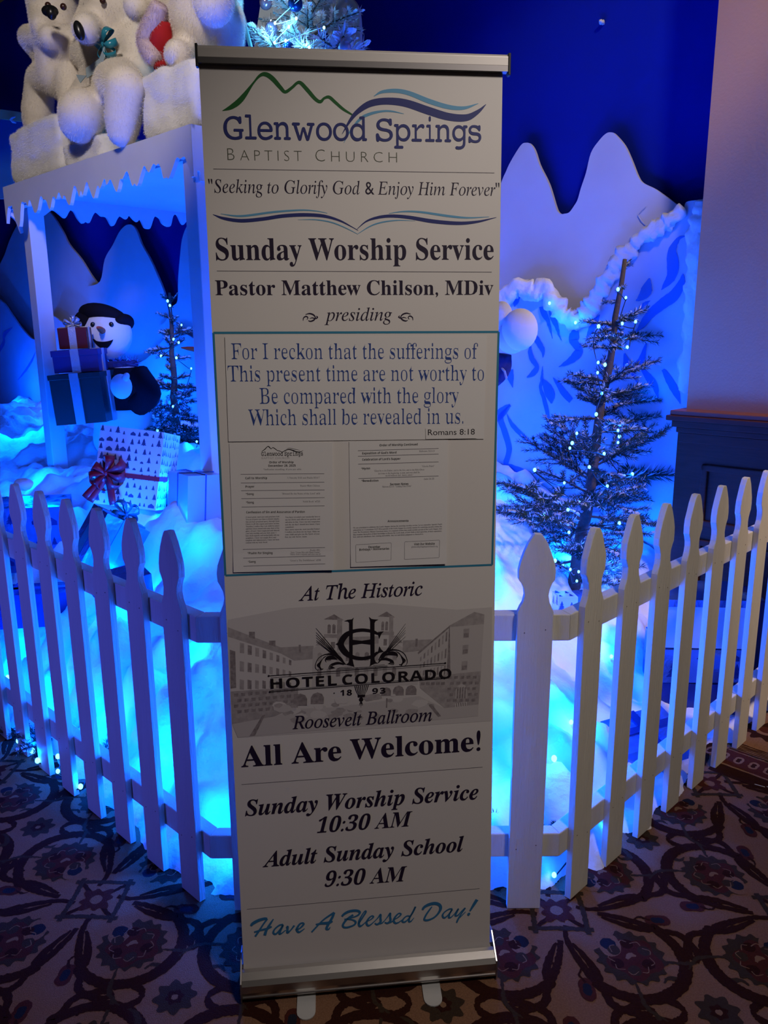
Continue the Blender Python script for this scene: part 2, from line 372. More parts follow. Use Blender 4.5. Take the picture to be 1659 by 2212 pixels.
# wainscot with cap moulding and raised panel frames
ZC = [(1.337,3.5512,1.1705)][0][2]
B0 = to_ab([(1.3155,3.6004,1.1363)][0])[1]
tr = bpy.data.objects.new('trim_1', None); COL.objects.link(tr); tr['kind'] = 'structure'; tr['label'] = 'dark mahogany wainscot below the salmon wall'
q = MB(); ab_box(q, AW - 0.055, AW + 0.69, -2.6, B0 - 0.035, 0, ZC - 0.10); build('wainscot_board', q, 'mahogany', tr)
q = MB()
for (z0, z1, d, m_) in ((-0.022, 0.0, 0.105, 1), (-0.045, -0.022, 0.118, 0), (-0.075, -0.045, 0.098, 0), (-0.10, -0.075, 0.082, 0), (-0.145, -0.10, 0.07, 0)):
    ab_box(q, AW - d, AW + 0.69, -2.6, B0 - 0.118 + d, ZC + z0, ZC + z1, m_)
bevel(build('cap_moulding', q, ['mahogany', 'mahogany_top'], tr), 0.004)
q = MB(); ab_box(q, AW - 0.075, AW + 0.69, -2.6, B0 - 0.02, 0, 0.16); build('wainscot_base', q, 'mahogany', tr)
for n_, (b1, b0) in enumerate(((B0 - 0.16, B0 - 0.95), (B0 - 1.1, B0 - 1.9))):
    for (z1, z0) in ((ZC - 0.235, ZC - 0.52), (ZC - 0.58, 0.22)):
        q = MB()
        for (x0, x1, y0, y1) in ((b0, b1, z1 - .03, z1), (b0, b1, z0, z0 + .03), (b0, b0 + .03, z0, z1), (b1 - .03, b1, z0, z1)):
            ab_box(q, AW - 0.073, AW - 0.05, x0, x1, y0, y1)
        bevel(build('panel_frame', q, 'mahogany', tr), 0.006)
# blue drape hung on the back wall, soft folds
dr = MB(); nb, nz = 150, 40; AD = 3.98
for iz in range(nz + 1):
    z = 0.02 + 4.98 * iz / nz
    for ib in range(nb + 1):
        b = BW - 0.04 + (11.5 - BW) * ib / nb
        f_ = 0.028 * math.sin(b * 2.3 + 0.5 * math.sin(z)) * (0.4 + 0.6 * noise.noise((b * .5, z * .3, 3))) + 0.03 * noise.noise((b * 0.9, z * 0.6 + b * .3, 0)) + 0.012 * noise.noise((b * 3, z * 2 + b, 7))
        if z > 3: f_ += 0.02 * math.sin((z - 0.35 * (b - 2)) * 5) * min(1, z - 3)
        dr.v.append(tuple(ab(AD - 0.06 + f_, b, z)))
for iz in range(nz):
    for ib in range(nb):
        o_ = iz * (nb + 1) + ib; dr.f.append((o_ + nb + 1, o_ + nb + 2, o_ + 1, o_)); dr.m.append(0)
drape = build('backdrop_drape', dr, 'blue_drape', smooth=True)
tag(drape, 'royal blue fabric drape hung as night sky behind the white mountains', 'drape')
q = MB(); p = [(1.1052,4.3818,3.0237)][0]
q.ball(Vector(p), (0.022, 0.012, 0.010), 10, 6, rot=Euler((0, 0, .8)).to_matrix(), fn=lambda v: v + Vector((0, 0, 0.004 * math.sin(v.x * 300))))
tag(build('cotton_tuft', q, 'lint', smooth=True), 'tiny pale tuft stuck high on the blue drape', 'tuft')

# ------------------------------------------------------------ cut-out mountains
def board(name, outline, th, mats, parent=None, mi=0):   # outline in world, board grows backwards along a
    q = MB(); q.prism([Vector(p) for p in outline], [Vector(p) + E1 * th for p in outline], mi); return build(name, q, mats, parent)
def curve3(pts, n=5): return [Vector(p) for p in smooth_path(pts, n)]
ridge = [(0.0966,5.2889,2.5515),(0.1774,5.2095,2.6501),(0.2361,5.1518,2.6654),(0.294,5.0949,2.5968),(0.3802,5.0101,2.3657),(0.4269,4.9643,2.3021),(0.4803,4.9118,2.3486),(0.5407,4.8525,2.4104),(0.6366,4.7582,2.2862),(0.6826,4.713,2.3665),(0.7072,4.6889,2.4227),(0.7377,4.6589,2.4767),(0.7642,4.6329,2.5135),(0.7834,4.6139,2.5177),(0.803,4.5947,2.5085),(0.8247,4.5734,2.4712),(0.8483,4.5501,2.3952),(0.8808,4.5182,2.322),(0.9013,4.4981,2.268),(0.9266,4.4733,2.1799),(0.9389,4.4612,2.1444),(0.9541,4.4462,2.1287),(0.9688,4.4318,2.1275),(0.9904,4.4106,2.132),(1.0107,4.3906,2.163),(1.0238,4.3777,2.1899),(1.0357,4.366,2.2453),(1.0537,4.3483,2.3149),(1.0705,4.3318,2.4076),(1.1021,4.3008,2.4599),(1.1275,4.2758,2.4853),(1.1472,4.2565,2.4863),(1.1641,4.2399,2.4732),(1.2022,4.2024,2.4148),(1.2312,4.174,2.3436),(1.2605,4.1451,2.2611),(1.281,4.125,2.2267),(1.326,4.0808,2.1922),(1.377,4.0306,2.1421),(1.4334,3.9752,2.0845),(1.4731,3.9362,2.049)]
out = curve3(ridge, 4)
rt_ = board('cutout_mountain', out + [Vector((out[-1].x, out[-1].y, 0.0)), Vector((out[0].x, out[0].y, 0.0))], 0.018, 'white_board')
tag(rt_, 'white plywood mountain with two rounded peaks on the blue drape, right of the banner', 'cutout mountain', 'cut-out mountains')
q = MB(); L, Rr = [], []
tp = [(1.2963,4.1029,2.1129),(1.2827,4.1163,2.0978),(1.2692,4.1295,2.0787),(1.282,4.117,2.0512),(1.302,4.0973,2.0267)]
for i in range(len(tp) - 1):
    a_, b_ = Vector(tp[i]), Vector(tp[i + 1]); q.tube([a_, b_], 0.0016, 5)
tag(build('peeling_tape', q, 'tape'), 'curl of clear tape on the slope of the white mountain', 'tape')
lm1 = [(-6.4278,11.7004,2.0447),(-5.8934,11.1752,2.4296),(-5.3201,10.6119,2.4978),(-4.8378,10.1379,2.2502),(-4.5381,9.8434,2.3911),(-4.3449,9.6535,2.5808),(-4.1513,9.4633,2.7283),(-3.9461,9.2616,2.8169),(-3.7619,9.0806,2.8391),(-3.5946,8.9162,2.8069),(-3.4919,8.8153,2.7531),(-3.3332,8.6594,2.5616),(-3.2485,8.5761,2.4284),(-3.0686,8.3993,2.259),(-2.9421,8.275,2.1031),(-2.8141,8.1492,1.9818),(-2.7017,8.0388,1.9456),(-2.629,7.9673,1.9415)]
lm2 = [(-2.9766,8.2528,1.9808),(-2.7789,8.0585,2.0211),(-2.6834,7.9647,2.2197),(-2.5565,7.84,2.3343),(-2.4571,7.7423,2.4348),(-2.3662,7.653,2.4853),(-2.2834,7.5716,2.4842),(-2.2279,7.5171,2.4342),(-2.1715,7.4616,2.307),(-2.0778,7.3695,2.1653),(-1.9966,7.2898,2.0107),(-1.9338,7.2281,1.8735),(-1.8857,7.1808,1.6843),(-1.8546,7.1502,1.6166)]
lm3 = [(-2.0187,7.2554,1.5643),(-1.8874,7.1264,1.6499),(-1.833,7.0729,1.7411),(-1.7652,7.0063,1.7908),(-1.7402,6.9817,1.9763),(-1.7095,6.9516,2.1274),(-1.6701,6.9128,2.2846),(-1.6018,6.8457,2.387),(-1.5338,6.7789,2.4023),(-1.4574,6.7038,2.3326),(-1.3882,6.6358,2.1813),(-1.3082,6.5572,1.9708),(-1.2382,6.4884,1.8586)]
for pts, lab in ((lm1, 'broad white cutout mountain behind the snow booth post, leftmost'), (lm2, 'slim white cutout mountain with a pointed seam behind the hatted snowman'), (lm3, 'white cutout mountain behind the booth, beside the small lit tree')):
    out = curve3(pts, 4)
    o = board('cutout_mountain', out + [Vector((out[-1].x, out[-1].y, 0.0)), Vector((out[0].x, out[0].y, 0.0))], 0.018, 'white_board')
    tag(o, lab, 'cutout mountain', 'cut-out mountains')
lslope = curve3([(-5.5695,10.6607,2.2401),(-5.1305,10.2293,2.1094),(-4.5197,9.629,1.9145),(-4.3129,9.4258,1.7491),(-4.1163,9.2326,1.5739),(-3.9024,9.0224,1.4579),(-3.7356,8.8585,1.5705),(-3.582,8.7076,1.715),(-3.3948,8.5236,1.6533),(-3.2003,8.3324,1.5378),(-2.9549,8.0913,1.3722),(-2.7159,7.8565,1.2551),(-2.4407,7.586,1.2243),(-2.1739,7.3238,1.2837),(-1.9671,7.1206,1.4349),(-1.8094,6.9656,1.5303),(-1.6534,6.8123,1.5065),(-1.5371,6.698,1.4383),(-1.3983,6.5616,1.3278)], 4)
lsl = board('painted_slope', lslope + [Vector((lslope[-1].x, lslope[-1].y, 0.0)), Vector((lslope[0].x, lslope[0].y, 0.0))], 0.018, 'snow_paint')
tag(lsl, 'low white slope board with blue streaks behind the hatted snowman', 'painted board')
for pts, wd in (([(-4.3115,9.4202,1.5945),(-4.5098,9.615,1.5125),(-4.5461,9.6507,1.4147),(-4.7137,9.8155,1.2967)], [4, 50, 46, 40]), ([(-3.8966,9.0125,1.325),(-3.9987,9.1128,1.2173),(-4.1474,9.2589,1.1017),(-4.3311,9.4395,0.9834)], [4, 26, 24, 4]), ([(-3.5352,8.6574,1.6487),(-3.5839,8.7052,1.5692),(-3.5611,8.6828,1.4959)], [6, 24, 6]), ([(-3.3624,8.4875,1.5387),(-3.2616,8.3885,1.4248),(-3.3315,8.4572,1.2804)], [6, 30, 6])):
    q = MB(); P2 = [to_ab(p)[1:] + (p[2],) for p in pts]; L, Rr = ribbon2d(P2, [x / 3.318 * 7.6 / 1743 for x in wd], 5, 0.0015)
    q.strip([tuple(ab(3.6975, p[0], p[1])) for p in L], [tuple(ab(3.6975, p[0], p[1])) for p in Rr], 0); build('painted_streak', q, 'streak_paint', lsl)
# nearer painted slope with blue streaks and a cotton roll along its edge
edge = [(0.0281,5.1879,1.6267),(0.1324,5.0855,1.6646),(0.2715,4.9487,1.6205),(0.3937,4.8286,1.6655),(0.511,4.7134,1.6238),(0.6135,4.6127,1.6485),(0.6627,4.5643,1.6723),(0.6939,4.5336,1.725),(0.756,4.4726,1.7809),(0.8264,4.4035,1.7461),(0.8794,4.3514,1.7328),(0.9183,4.3132,1.6727),(0.9499,4.2821,1.6031),(1.0008,4.2321,1.5832),(1.0421,4.1915,1.6008),(1.067,4.167,1.6649),(1.0921,4.1424,1.7131),(1.1288,4.1062,1.7838),(1.1643,4.0714,1.8623),(1.206,4.0304,1.9194),(1.2468,3.9903,1.9703),(1.3114,3.9268,2.0002),(1.3561,3.883,2.0373),(1.3888,3.8508,2.0634),(1.3983,3.8415,2.0946),(1.4369,3.8035,2.098),(1.4803,3.7609,2.0997)]
out = curve3(edge, 4)
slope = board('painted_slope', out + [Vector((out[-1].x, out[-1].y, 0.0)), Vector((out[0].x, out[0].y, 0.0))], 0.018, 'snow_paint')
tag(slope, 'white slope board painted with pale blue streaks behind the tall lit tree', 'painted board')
streaks = [([(1.403,3.8327,1.9456),(1.3781,3.8571,1.9322),(1.3608,3.8741,1.8819),(1.3675,3.8675,1.8137),(1.3642,3.8708,1.7687),(1.3456,3.889,1.7318),(1.332,3.9024,1.7096)], [2, 22, 50, 66, 56, 30, 4]),
           ([(1.4042,3.8315,1.7771),(1.4008,3.8348,1.736),(1.3779,3.8573,1.6804),(1.3358,3.8987,1.6399),(1.3015,3.9324,1.6019),(1.2733,3.9601,1.5511),(1.2501,3.9829,1.5154)], [6, 40, 62, 60, 52, 40, 4]),
           ([(1.2868,3.9468,1.7664),(1.2798,3.9537,1.7241),(1.2749,3.9585,1.701),(1.2547,3.9784,1.6729),(1.2414,3.9914,1.6632)], [10, 60, 66, 30, 4]),
           ([(1.2954,3.9384,1.6609),(1.2776,3.9558,1.6483),(1.266,3.9672,1.633),(1.2605,3.9726,1.6189)], [4, 22, 18, 3]),
           ([(1.1041,4.1264,1.6008),(1.0873,4.1428,1.5663),(1.072,4.1579,1.5248),(1.0518,4.1777,1.4776)], [4, 34, 38, 3]),
           ([(0.7275,4.4965,1.6539),(0.7363,4.4878,1.6822),(0.7544,4.47,1.7134)], [10, 44, 6]),
           ([(0.8609,4.3653,1.6492),(0.865,4.3613,1.6177),(0.8844,4.3423,1.5754),(0.898,4.3289,1.5263),(0.9085,4.3186,1.4807)], [140, 110, 70, 34, 4]),
           ([(0.8852,4.3415,1.6414),(0.9044,4.3226,1.5993),(0.9256,4.3017,1.5399),(0.9374,4.2902,1.4982),(0.9533,4.2745,1.4635)], [10, 110, 60, 30, 4]),
           ([(1.0136,4.2153,1.539),(1.0039,4.2248,1.4981),(0.9992,4.2294,1.4706),(1.0266,4.2026,1.4262),(1.0217,4.2073,1.4055),(0.9945,4.2341,1.3703),(0.9663,4.2618,1.3484),(0.9404,4.2872,1.3317)], [40, 170, 140, 110, 140, 110, 60, 4]),
           ([(0.8167,4.4088,1.5019),(0.8392,4.3867,1.4734),(0.857,4.3692,1.4415),(0.8686,4.3578,1.4131),(0.8692,4.3572,1.3775)], [60, 96, 90, 70, 4]),
           ([(0.8121,4.4133,1.4482),(0.8085,4.4168,1.4121),(0.8207,4.4048,1.369),(0.8436,4.3823,1.3299),(0.8292,4.3965,1.2967),(0.7985,4.4266,1.2697)], [10, 76, 90, 80, 100, 20]),
           ([(0.8696,4.3568,1.3345),(0.868,4.3584,1.2912),(0.8678,4.3585,1.2478),(0.8628,4.3634,1.2111),(0.8834,4.3432,1.1469),(0.8996,4.3273,1.0751),(0.9061,4.3209,1.017)], [8, 40, 60, 50, 70, 66, 6]),
           ([(0.8703,4.3561,1.266),(0.8932,4.3336,1.2203),(0.9098,4.3173,1.178),(0.9158,4.3114,1.1349)], [10, 60, 66, 10]),
           ([(0.917,4.3102,1.2755),(0.9437,4.2839,1.2377),(0.9689,4.2592,1.1965),(1.0026,4.2261,1.1562)], [6, 76, 110, 90]),
           ([(0.7122,4.5115,1.3066),(0.7198,4.504,1.2621),(0.731,4.493,1.2103)], [60, 50, 4]),
           ([(0.722,4.5018,1.1116),(0.6929,4.5304,1.0786),(0.6635,4.5594,1.0413),(0.6473,4.5752,1.0008)], [20, 56, 66, 10]),
           ([(0.721,4.5028,1.1131),(0.677,4.5461,1.0376),(0.6956,4.5278,0.9624),(0.7233,4.5006,0.8594),(0.7088,4.5149,0.7694),(0.7429,4.4813,0.7455),(0.793,4.4321,0.7246),(0.7527,4.4717,0.6884),(0.6989,4.5245,0.6491)], [4, 40, 46, 44, 40, 56, 60, 40, 3]),
           ([(0.7058,4.5178,1.0595),(0.7364,4.4877,0.9958),(0.7951,4.43,0.9359),(0.8686,4.3578,0.87)], [4, 30, 30, 4]),
           ([(1.2814,3.9522,1.3322),(1.3117,3.9223,1.2888),(1.3354,3.899,1.2495),(1.3475,3.8872,1.1974)], [20, 44, 36, 4]),
           ([(1.3583,3.8765,1.3352),(1.3886,3.8468,1.2767),(1.4125,3.8233,1.2223),(1.43,3.8061,1.1756)], [20, 44, 36, 4]),
           ([(1.2105,4.0218,1.4094),(1.2234,4.0091,1.3439),(1.2104,4.0219,1.277)], [10, 50, 6]),
           ([(1.2905,3.9432,1.4592),(1.2759,3.9576,1.3783),(1.2471,3.9859,1.3201),(1.269,3.9643,1.2636)], [8, 40, 30, 4])]
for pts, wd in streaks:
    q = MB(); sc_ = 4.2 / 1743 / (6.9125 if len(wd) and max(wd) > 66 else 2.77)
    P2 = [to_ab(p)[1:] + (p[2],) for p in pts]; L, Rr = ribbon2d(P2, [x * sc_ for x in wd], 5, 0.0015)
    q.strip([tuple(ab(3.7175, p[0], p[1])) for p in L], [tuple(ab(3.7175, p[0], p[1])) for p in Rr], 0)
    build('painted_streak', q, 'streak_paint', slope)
def cotton_roll(name, path, rad, parent, seed=0):   # lumpy batting laid along a path
    q = MB(); P = smooth_path(path, 8); pts = [Vector(p) for p in P]
    n = len(pts); seg = 14
    for i, p in enumerate(pts):
        t = (pts[min(i + 1, n - 1)] - pts[max(i - 1, 0)]).normalized(); u = t.cross(E1).normalized(); r = rad[i * (len(rad) - 1) // max(1, n - 1)]
        for k in range(seg):
            a = 2 * math.pi * k / seg; rr = r * (0.8 + 0.6 * noise.noise((i * .35 + seed, math.cos(a) * 1.3, math.sin(a) * 1.3)))
            if i in (0, n - 1): rr *= .3
            q.v.append(tuple(p + (u * math.cos(a) + E1 * 0.5 * math.sin(a)) * rr))
    q.f = [(i * seg + k, i * seg + (k + 1) % seg, (i + 1) * seg + (k + 1) % seg, (i + 1) * seg + k) for i in range(n - 1) for k in range(seg)] + [tuple(range(seg))[::-1], tuple(range((n - 1) * seg, n * seg))]; q.m = [0] * len(q.f)
    o = build(name, q, 'cotton', parent, smooth=True)
    return o
cotton_roll('cotton_edging', [(1.4374,3.775,2.095),(1.4343,3.778,2.0099),(1.4348,3.7775,1.9088),(1.4391,3.7734,1.7914),(1.439,3.7734,1.6502),(1.4395,3.7729,1.499),(1.4395,3.773,1.3527),(1.441,3.7715,1.2276)], [.035, .05, .05, .045, .05, .05, .045, .05, .06], slope, 1)
cotton_roll('cotton_edging', [(1.3898,3.8217,2.0593),(1.3437,3.867,2.0221),(1.2991,3.9109,1.9871),(1.2409,3.9681,1.9526),(1.2002,4.0081,1.9033),(1.1587,4.0488,1.8447),(1.1232,4.0837,1.772),(1.0866,4.1197,1.7015),(1.0558,4.15,1.633),(1.0165,4.1886,1.5799),(0.9598,4.2444,1.5853),(0.9215,4.2819,1.646),(0.8675,4.3351,1.7253),(0.8073,4.3942,1.7284),(0.7447,4.4557,1.7581),(0.6749,4.5243,1.6907),(0.6104,4.5877,1.6387),(0.5257,4.671,1.6228)], [.04, .05, .045, .05, .055, .05, .06, .06, .06, .065, .06, .055, .06, .055, .06], slope, 5)

# ------------------------------------------------------------ arched mural far left in front of the drape
mtop = curve3([(-5.7894,8.6,3.6187),(-5.2154,8.6,3.7177),(-4.7451,8.6,3.7617),(-4.2824,8.6,3.7546),(-3.824,8.6,3.7093),(-3.5726,8.6,3.6736),(-3.3912,8.6,3.6297),(-3.3241,8.6,3.6036)], 4)
mbot = [(-3.3881,8.6,2.8775),(-5.9166,8.6,2.8754)]
mu = thing('mural', 'painted mural of a pale sky with a tan curved rim, behind the leftmost plush bear', 'mural', (mtop[8].x, mtop[8].y, 0)); ml = mtop[8].copy(); ml.z = 0
face = [p - ml for p in mtop] + [Vector(p) - ml for p in mbot]
q = MB(); q.prism(face, [p + Vector((0, .05, 0)) for p in face]); build('mural_picture', q, 'mural_sky', mu)
q = MB(); tp_ = [p - ml for p in mtop]; dn = [p - Vector((0, 0, .085)) for p in tp_]
for y0 in (-.04, .06): q.strip([p + Vector((0, y0, 0)) for p in tp_], [p + Vector((0, y0, 0)) for p in dn])
q.strip([p + Vector((0, .06, 0)) for p in tp_], [p + Vector((0, -.04, 0)) for p in tp_]); q.strip([p + Vector((0, -.04, 0)) for p in dn], [p + Vector((0, .06, 0)) for p in dn])
build('mural_rim', q, 'mural_rim', mu)
q = MB(); p = Vector([(-3.663,8.5,3.5775)][0]) - ml
q.tube([p + Vector((.03, 0, -.01)), p, p + Vector((-.02, 0, .02)), p + Vector((0, 0, .04)), p + Vector((.03, 0, .045))], [.006, .014, .014, .012, .004], 8)
build('painted_bird', q, 'fur_white', mu, smooth=True)
q = MB(); q.box((mtop[8].x - ml.x, .12, 1.3), (.9, .05, 2.6)); q.box((mtop[8].x - ml.x - .6, .12, 1.3), (.08, .08, 2.6)); build('mural_stand', q, 'blue_drape', mu)

# ============================================================ THE ROLL-UP BANNER
YAW = R(6.26); LS, LC = 0.0432, 0.99907
BB = Vector((-0.0437, 1.5983, 0))
banner = thing('roll_up_banner', 'tall white roll-up church banner on a low metal base, standing before the fence', 'banner', BB, (0, 0, YAW))
def bp(u, v, off=0.0):      # a point of the sheet: u across, v up from the slot, off towards the reader
    return Vector((u, v * LS - off * LC, 0.06 + v * LC + off * LS))
poff = [0.0]
def nx(): poff[0] += 1.5e-6; return poff[0]
def poly(mb, pts, mi, base): o_ = base + nx(); mb.add([bp(p[0], p[1], o_) for p in pts], [tuple(range(len(pts)))], mi)
def pstroke(mb, pts, wid, mi, base, n=6):
    b_ = base.lift if hasattr(base, 'lift') else (lambda u, v: base); o_ = nx() + (0.0001 if hasattr(base, 'lift') else 0); L, Rr = ribbon2d(pts, wid, n); mb.strip([bp(p[0], p[1], b_(*p[:2]) + o_) for p in Rr], [bp(p[0], p[1], b_(*p[:2]) + o_) for p in L], mi)
def pline(mb, a_, b_, wd, mi, base):
    pstroke(mb, [a_, ((a_[0] + b_[0]) / 2, (a_[1] + b_[1]) / 2), b_], wd, mi, base, 2)
SER = {'bold': (0x1D400, 0x1D41A, 0x1D7CE), 'ital': (0x1D434, 0x1D44E, None), 'bi': (0x1D468, 0x1D482, 0x1D7CE), 'script': (0x1D4D0, 0x1D4EA, None), 'sansb': (0x1D5D4, 0x1D5EE, 0x1D7EC), 'mono': (0x1D670, 0x1D68A, 0x1D7F6)}
def style(s, k):
    if k == 'plain': return s
    A, a_, d = SER[k]; o_ = ''
    for ch in s:
        if ch == 'h' and k == 'ital': o_ += '\u210e'
        elif 'A' <= ch <= 'Z': o_ += chr(A + ord(ch) - 65)
        elif 'a' <= ch <= 'z': o_ += chr(a_ + ord(ch) - 97)
        elif ch.isdigit() and d: o_ += chr(d + int(ch))
        else: o_ += ch
    return o_
def thinner(vs, fs, dl):   # lighten the upright stems of a bold letter, leaving its hairlines
    V = np.array(vs); cnt = {}
    for f in fs:
        for a_, b_ in zip(f, f[1:] + f[:1]): cnt[(a_, b_)] = 1
    E = np.array([e for e in cnt if (e[1], e[0]) not in cnt]); d = V[E[:, 1]] - V[E[:, 0]]; n = np.stack([d[:, 1], -d[:, 0]], 1); n /= np.maximum(np.linalg.norm(n, axis=1), 1e-9)[:, None]
    N = np.zeros_like(V); np.add.at(N, E[:, 0], n); np.add.at(N, E[:, 1], n); N /= np.maximum(np.linalg.norm(N, axis=1), 1e-9)[:, None]
    A, B_ = V[E[:, 0]], V[E[:, 1]]; out = V.copy()
    for i in np.unique(E):
        y = V[i, 1] + 1e-5; c = (A[:, 1] > y) != (B_[:, 1] > y)
        if not c.any(): continue
        x = A[c, 0] + (y - A[c, 1]) / (B_[c, 1] - A[c, 1]) * (B_[c, 0] - A[c, 0]); t = (x - V[i, 0]) * (-1 if N[i, 0] > 0 else 1); t = t[t > 1e-3]
        out[i, 0] -= N[i, 0] * min(dl, .27 * t.min() if len(t) else 0)
    return [tuple(p) for p in out], fs
def glyphs(s, k, off=0.0, shear=0.0, space=1.0):
    if isinstance(k, tuple): return thinner(*glyphs(s, k[0], off, shear, space), k[1])
    c = bpy.data.curves.new('type', 'FONT'); c.body = style(s, k); c.size = 1.0; c.offset = off; c.shear = shear; c.space_character = space; c.resolution_u = 3
    o = bpy.data.objects.new('type', c); COL.objects.link(o)
    dg = bpy.context.evaluated_depsgraph_get(); me = bpy.data.meshes.new_from_object(o.evaluated_get(dg))
    vs = [(v.co.x, v.co.y) for v in me.vertices]; fs = [tuple(p.vertices) for p in me.polygons]
    bpy.data.objects.remove(o); bpy.data.curves.remove(c); bpy.data.meshes.remove(me)
    return vs, fs
CAPH = {}
def caph(k):
    k = k[0] if isinstance(k, tuple) else k
    if k not in CAPH: CAPH[k] = max(y for x, y in glyphs('H', k)[0])
    return CAPH[k]
def write(mb, s, k, ends, cap, mi=0, base=0.00025, off=0.0, shear=0.0, space=1.0):
    # ends: the two ends of the baseline in sheet coordinates; cap: capital height in metres
    vs, fs = glyphs(s, k, off, shear, space); x0 = min(v[0] for v in vs); x1 = max(v[0] for v in vs)
    (ua, va), (ub, vb) = ends; sx_ = (ub - ua) / (x1 - x0); sy_ = cap / caph(k) * (1.262 - .217 * (va + .033)) / .89
    P_ = [(ua + (x - x0) * sx_, va + (vb - va) * (x - x0) / (x1 - x0) + y * sy_) for x, y in vs]; n_ = nx(); q_ = getattr(base, 'lift', None)
    mb.add([bp(u, v, (q_(u, v) + 0.0001 if q_ else base) + n_) for u, v in P_], fs, mi)
HW = 0.2955                                     # half width of the sheet
TOPV = 1.972
# ---- sheet, slightly wavy vinyl
q = MB(); nu, nv = 8, 60
for iv in range(nv + 1):
    for iu in range(nu + 1): q.v.append(tuple(bp(-HW + 2 * HW * iu / nu, TOPV * iv / nv)))
q.f = [(iv * (nu + 1) + iu, iv * (nu + 1) + iu + 1, (iv + 1) * (nu + 1) + iu + 1, (iv + 1) * (nu + 1) + iu) for iv in range(nv) for iu in range(nu)]; q.m = [0] * len(q.f)
sheet = build('sheet', q, ['vinyl'], banner)
md = sheet.modifiers.new('body', 'SOLIDIFY'); md.thickness = 0.0008; md.offset = -1
# the blue frame and the thin rules printed on the sheet
fr = [(-0.293,1.466),(0.2954,1.464),(0.2885,0.9611),(-0.2929,0.9605)]
q = MB()
for i in range(4): pline(q, fr[i], fr[(i + 1) % 4], 0.0045, 0, 0.0003)
build('printed_frame', q, 'ink_teal', sheet)
q = MB()
for a_, b_ in ([(-0.2775,1.7775),(0.2816,1.7778)], [(-0.2801,1.5862),(0.2787,1.5848)], [(-0.2803,0.4746),(0.2727,0.4778)], [(-0.2814,0.16),(0.269,0.1635)]):
    q = MB(); pline(q, a_, b_, 0.0011, 0, 0.0003); build('ruled_line', q, 'ink_rule', sheet)
# ---- church logo
def px2m(x, s): return x / s * 0.00089
q = MB()
def inkw(mi, pts, s): pstroke(q, [p[:2] for p in pts], [px2m(p[2], s) for p in pts], mi, 0.0003)
inkw(0, [(-0.2553,1.8831,2),(-0.2375,1.8905,22),(-0.2183,1.9049,26),(-0.1948,1.9333,10),(-0.1812,1.9475,14),(-0.1699,1.9502,22),(-0.1572,1.9429,24),(-0.1428,1.9276,20),(-0.1336,1.9198,16),(-0.1202,1.9281,14),(-0.1106,1.9361,14),(-0.1031,1.9363,18),(-0.0902,1.9236,20),(-0.0756,1.9081,18),(-0.0662,1.9038,16),(-0.0584,1.9103,12),(-0.0489,1.9123,16),(-0.0377,1.9037,16),(-0.0226,1.8916,14),(-0.0045,1.8813,8)], 2.37)
inkw(1, [(0.0384,1.9161,2),(0.0546,1.9243,14),(0.0817,1.927,20),(0.1087,1.923,22),(0.1476,1.9097,24),(0.1868,1.8998,22),(0.2184,1.8987,16),(0.2472,1.9076,2)], 2.37)
inkw(1, [(-0.022,1.8298,2),(-0.0081,1.8527,8),(0.0116,1.8745,14),(0.031,1.8839,14),(0.0542,1.889,10),(0.0736,1.8894,8),(0.0976,1.8853,2)], 2.37)
inkw(2, [(-0.0255,1.8452,2),(-0.0077,1.8724,16),(0.008,1.8887,24),(0.0312,1.9024,32),(0.0622,1.9077,34),(0.1009,1.905,38),(0.1476,1.8917,40),(0.1869,1.8818,38),(0.2225,1.8807,34),(0.2461,1.892,20),(0.2626,1.9061,3)], 2.37)
build('church_logo', q, ['ink_green', 'ink_sky', 'ink_navy'], sheet)['label'] = 'green peaks and blue wave church logo'
def line(s, k, ends, cap, ink, off=0.0, shear=0.0, space=1.0, parent=None, base=0.00025):
    q = MB(); write(q, s, k, ends, cap, 0, base, off, shear, space); return build('lettering', q, ink, parent or sheet)
# slab-serif town name, letter by letter so the widths follow the sign
SLAB = (('Glenwood', [(-0.2562,1.8327),(0.0252,1.8342)], [1.25, .72, .95, 1.05, 1.42, 1.0, 1.0, 1.08]), ('Springs', [(0.0404,1.8345),(0.2547,1.835)], [1.12, 1.08, .86, .62, 1.05, 1.02, .86]))
q = MB()
for word, (p0, p1), adv in SLAB:
    tot = sum(adv); x = 0
    for ch, a_ in zip(word, adv):
        vs, fs = glyphs(ch, 'mono', 0.003); x0 = min(v[0] for v in vs); x1 = max(v[0] for v in vs); wdt = (p1[0] - p0[0]) / tot
        sx_ = wdt * a_ * 0.93 / (x1 - x0); sy_ = px2m(113, 2.37) / caph('mono') * .95; o_ = 0.0006 + nx()
        vb = p0[1] + (p1[1] - p0[1]) * x / tot
        q.add([bp(p0[0] + (x + .035 * a_) * wdt + (vx - x0) * sx_, vb + vy * sy_, o_) for vx, vy in vs], fs, 0); x += a_
build('lettering', q, 'ink_navy', sheet)
line('B', 'plain', [(-0.2494,1.7937),(-0.2359,1.7939)], px2m(62, 2.37), 'ink_olive', -0.022)
line('APTIST', 'plain', [(-0.225,1.7937),(-0.1055,1.7941)], px2m(54, 2.37), 'ink_olive', -0.022, space=1.45)
line('C', 'plain', [(-0.0786,1.7942),(-0.0602,1.7944)], px2m(62, 2.37), 'ink_olive', -0.022)
line('HURCH', 'plain', [(-0.0478,1.7943),(0.0833,1.7944)], px2m(54, 2.37), 'ink_olive', -0.022, space=1.45)
line('"Seeking to Glorify God & Enjoy Him Forever"', 'ital', [(-0.2887,1.7338),(0.2924,1.7341)], px2m(66, 2.37), 'ink_dark', -0.001, -0.08)
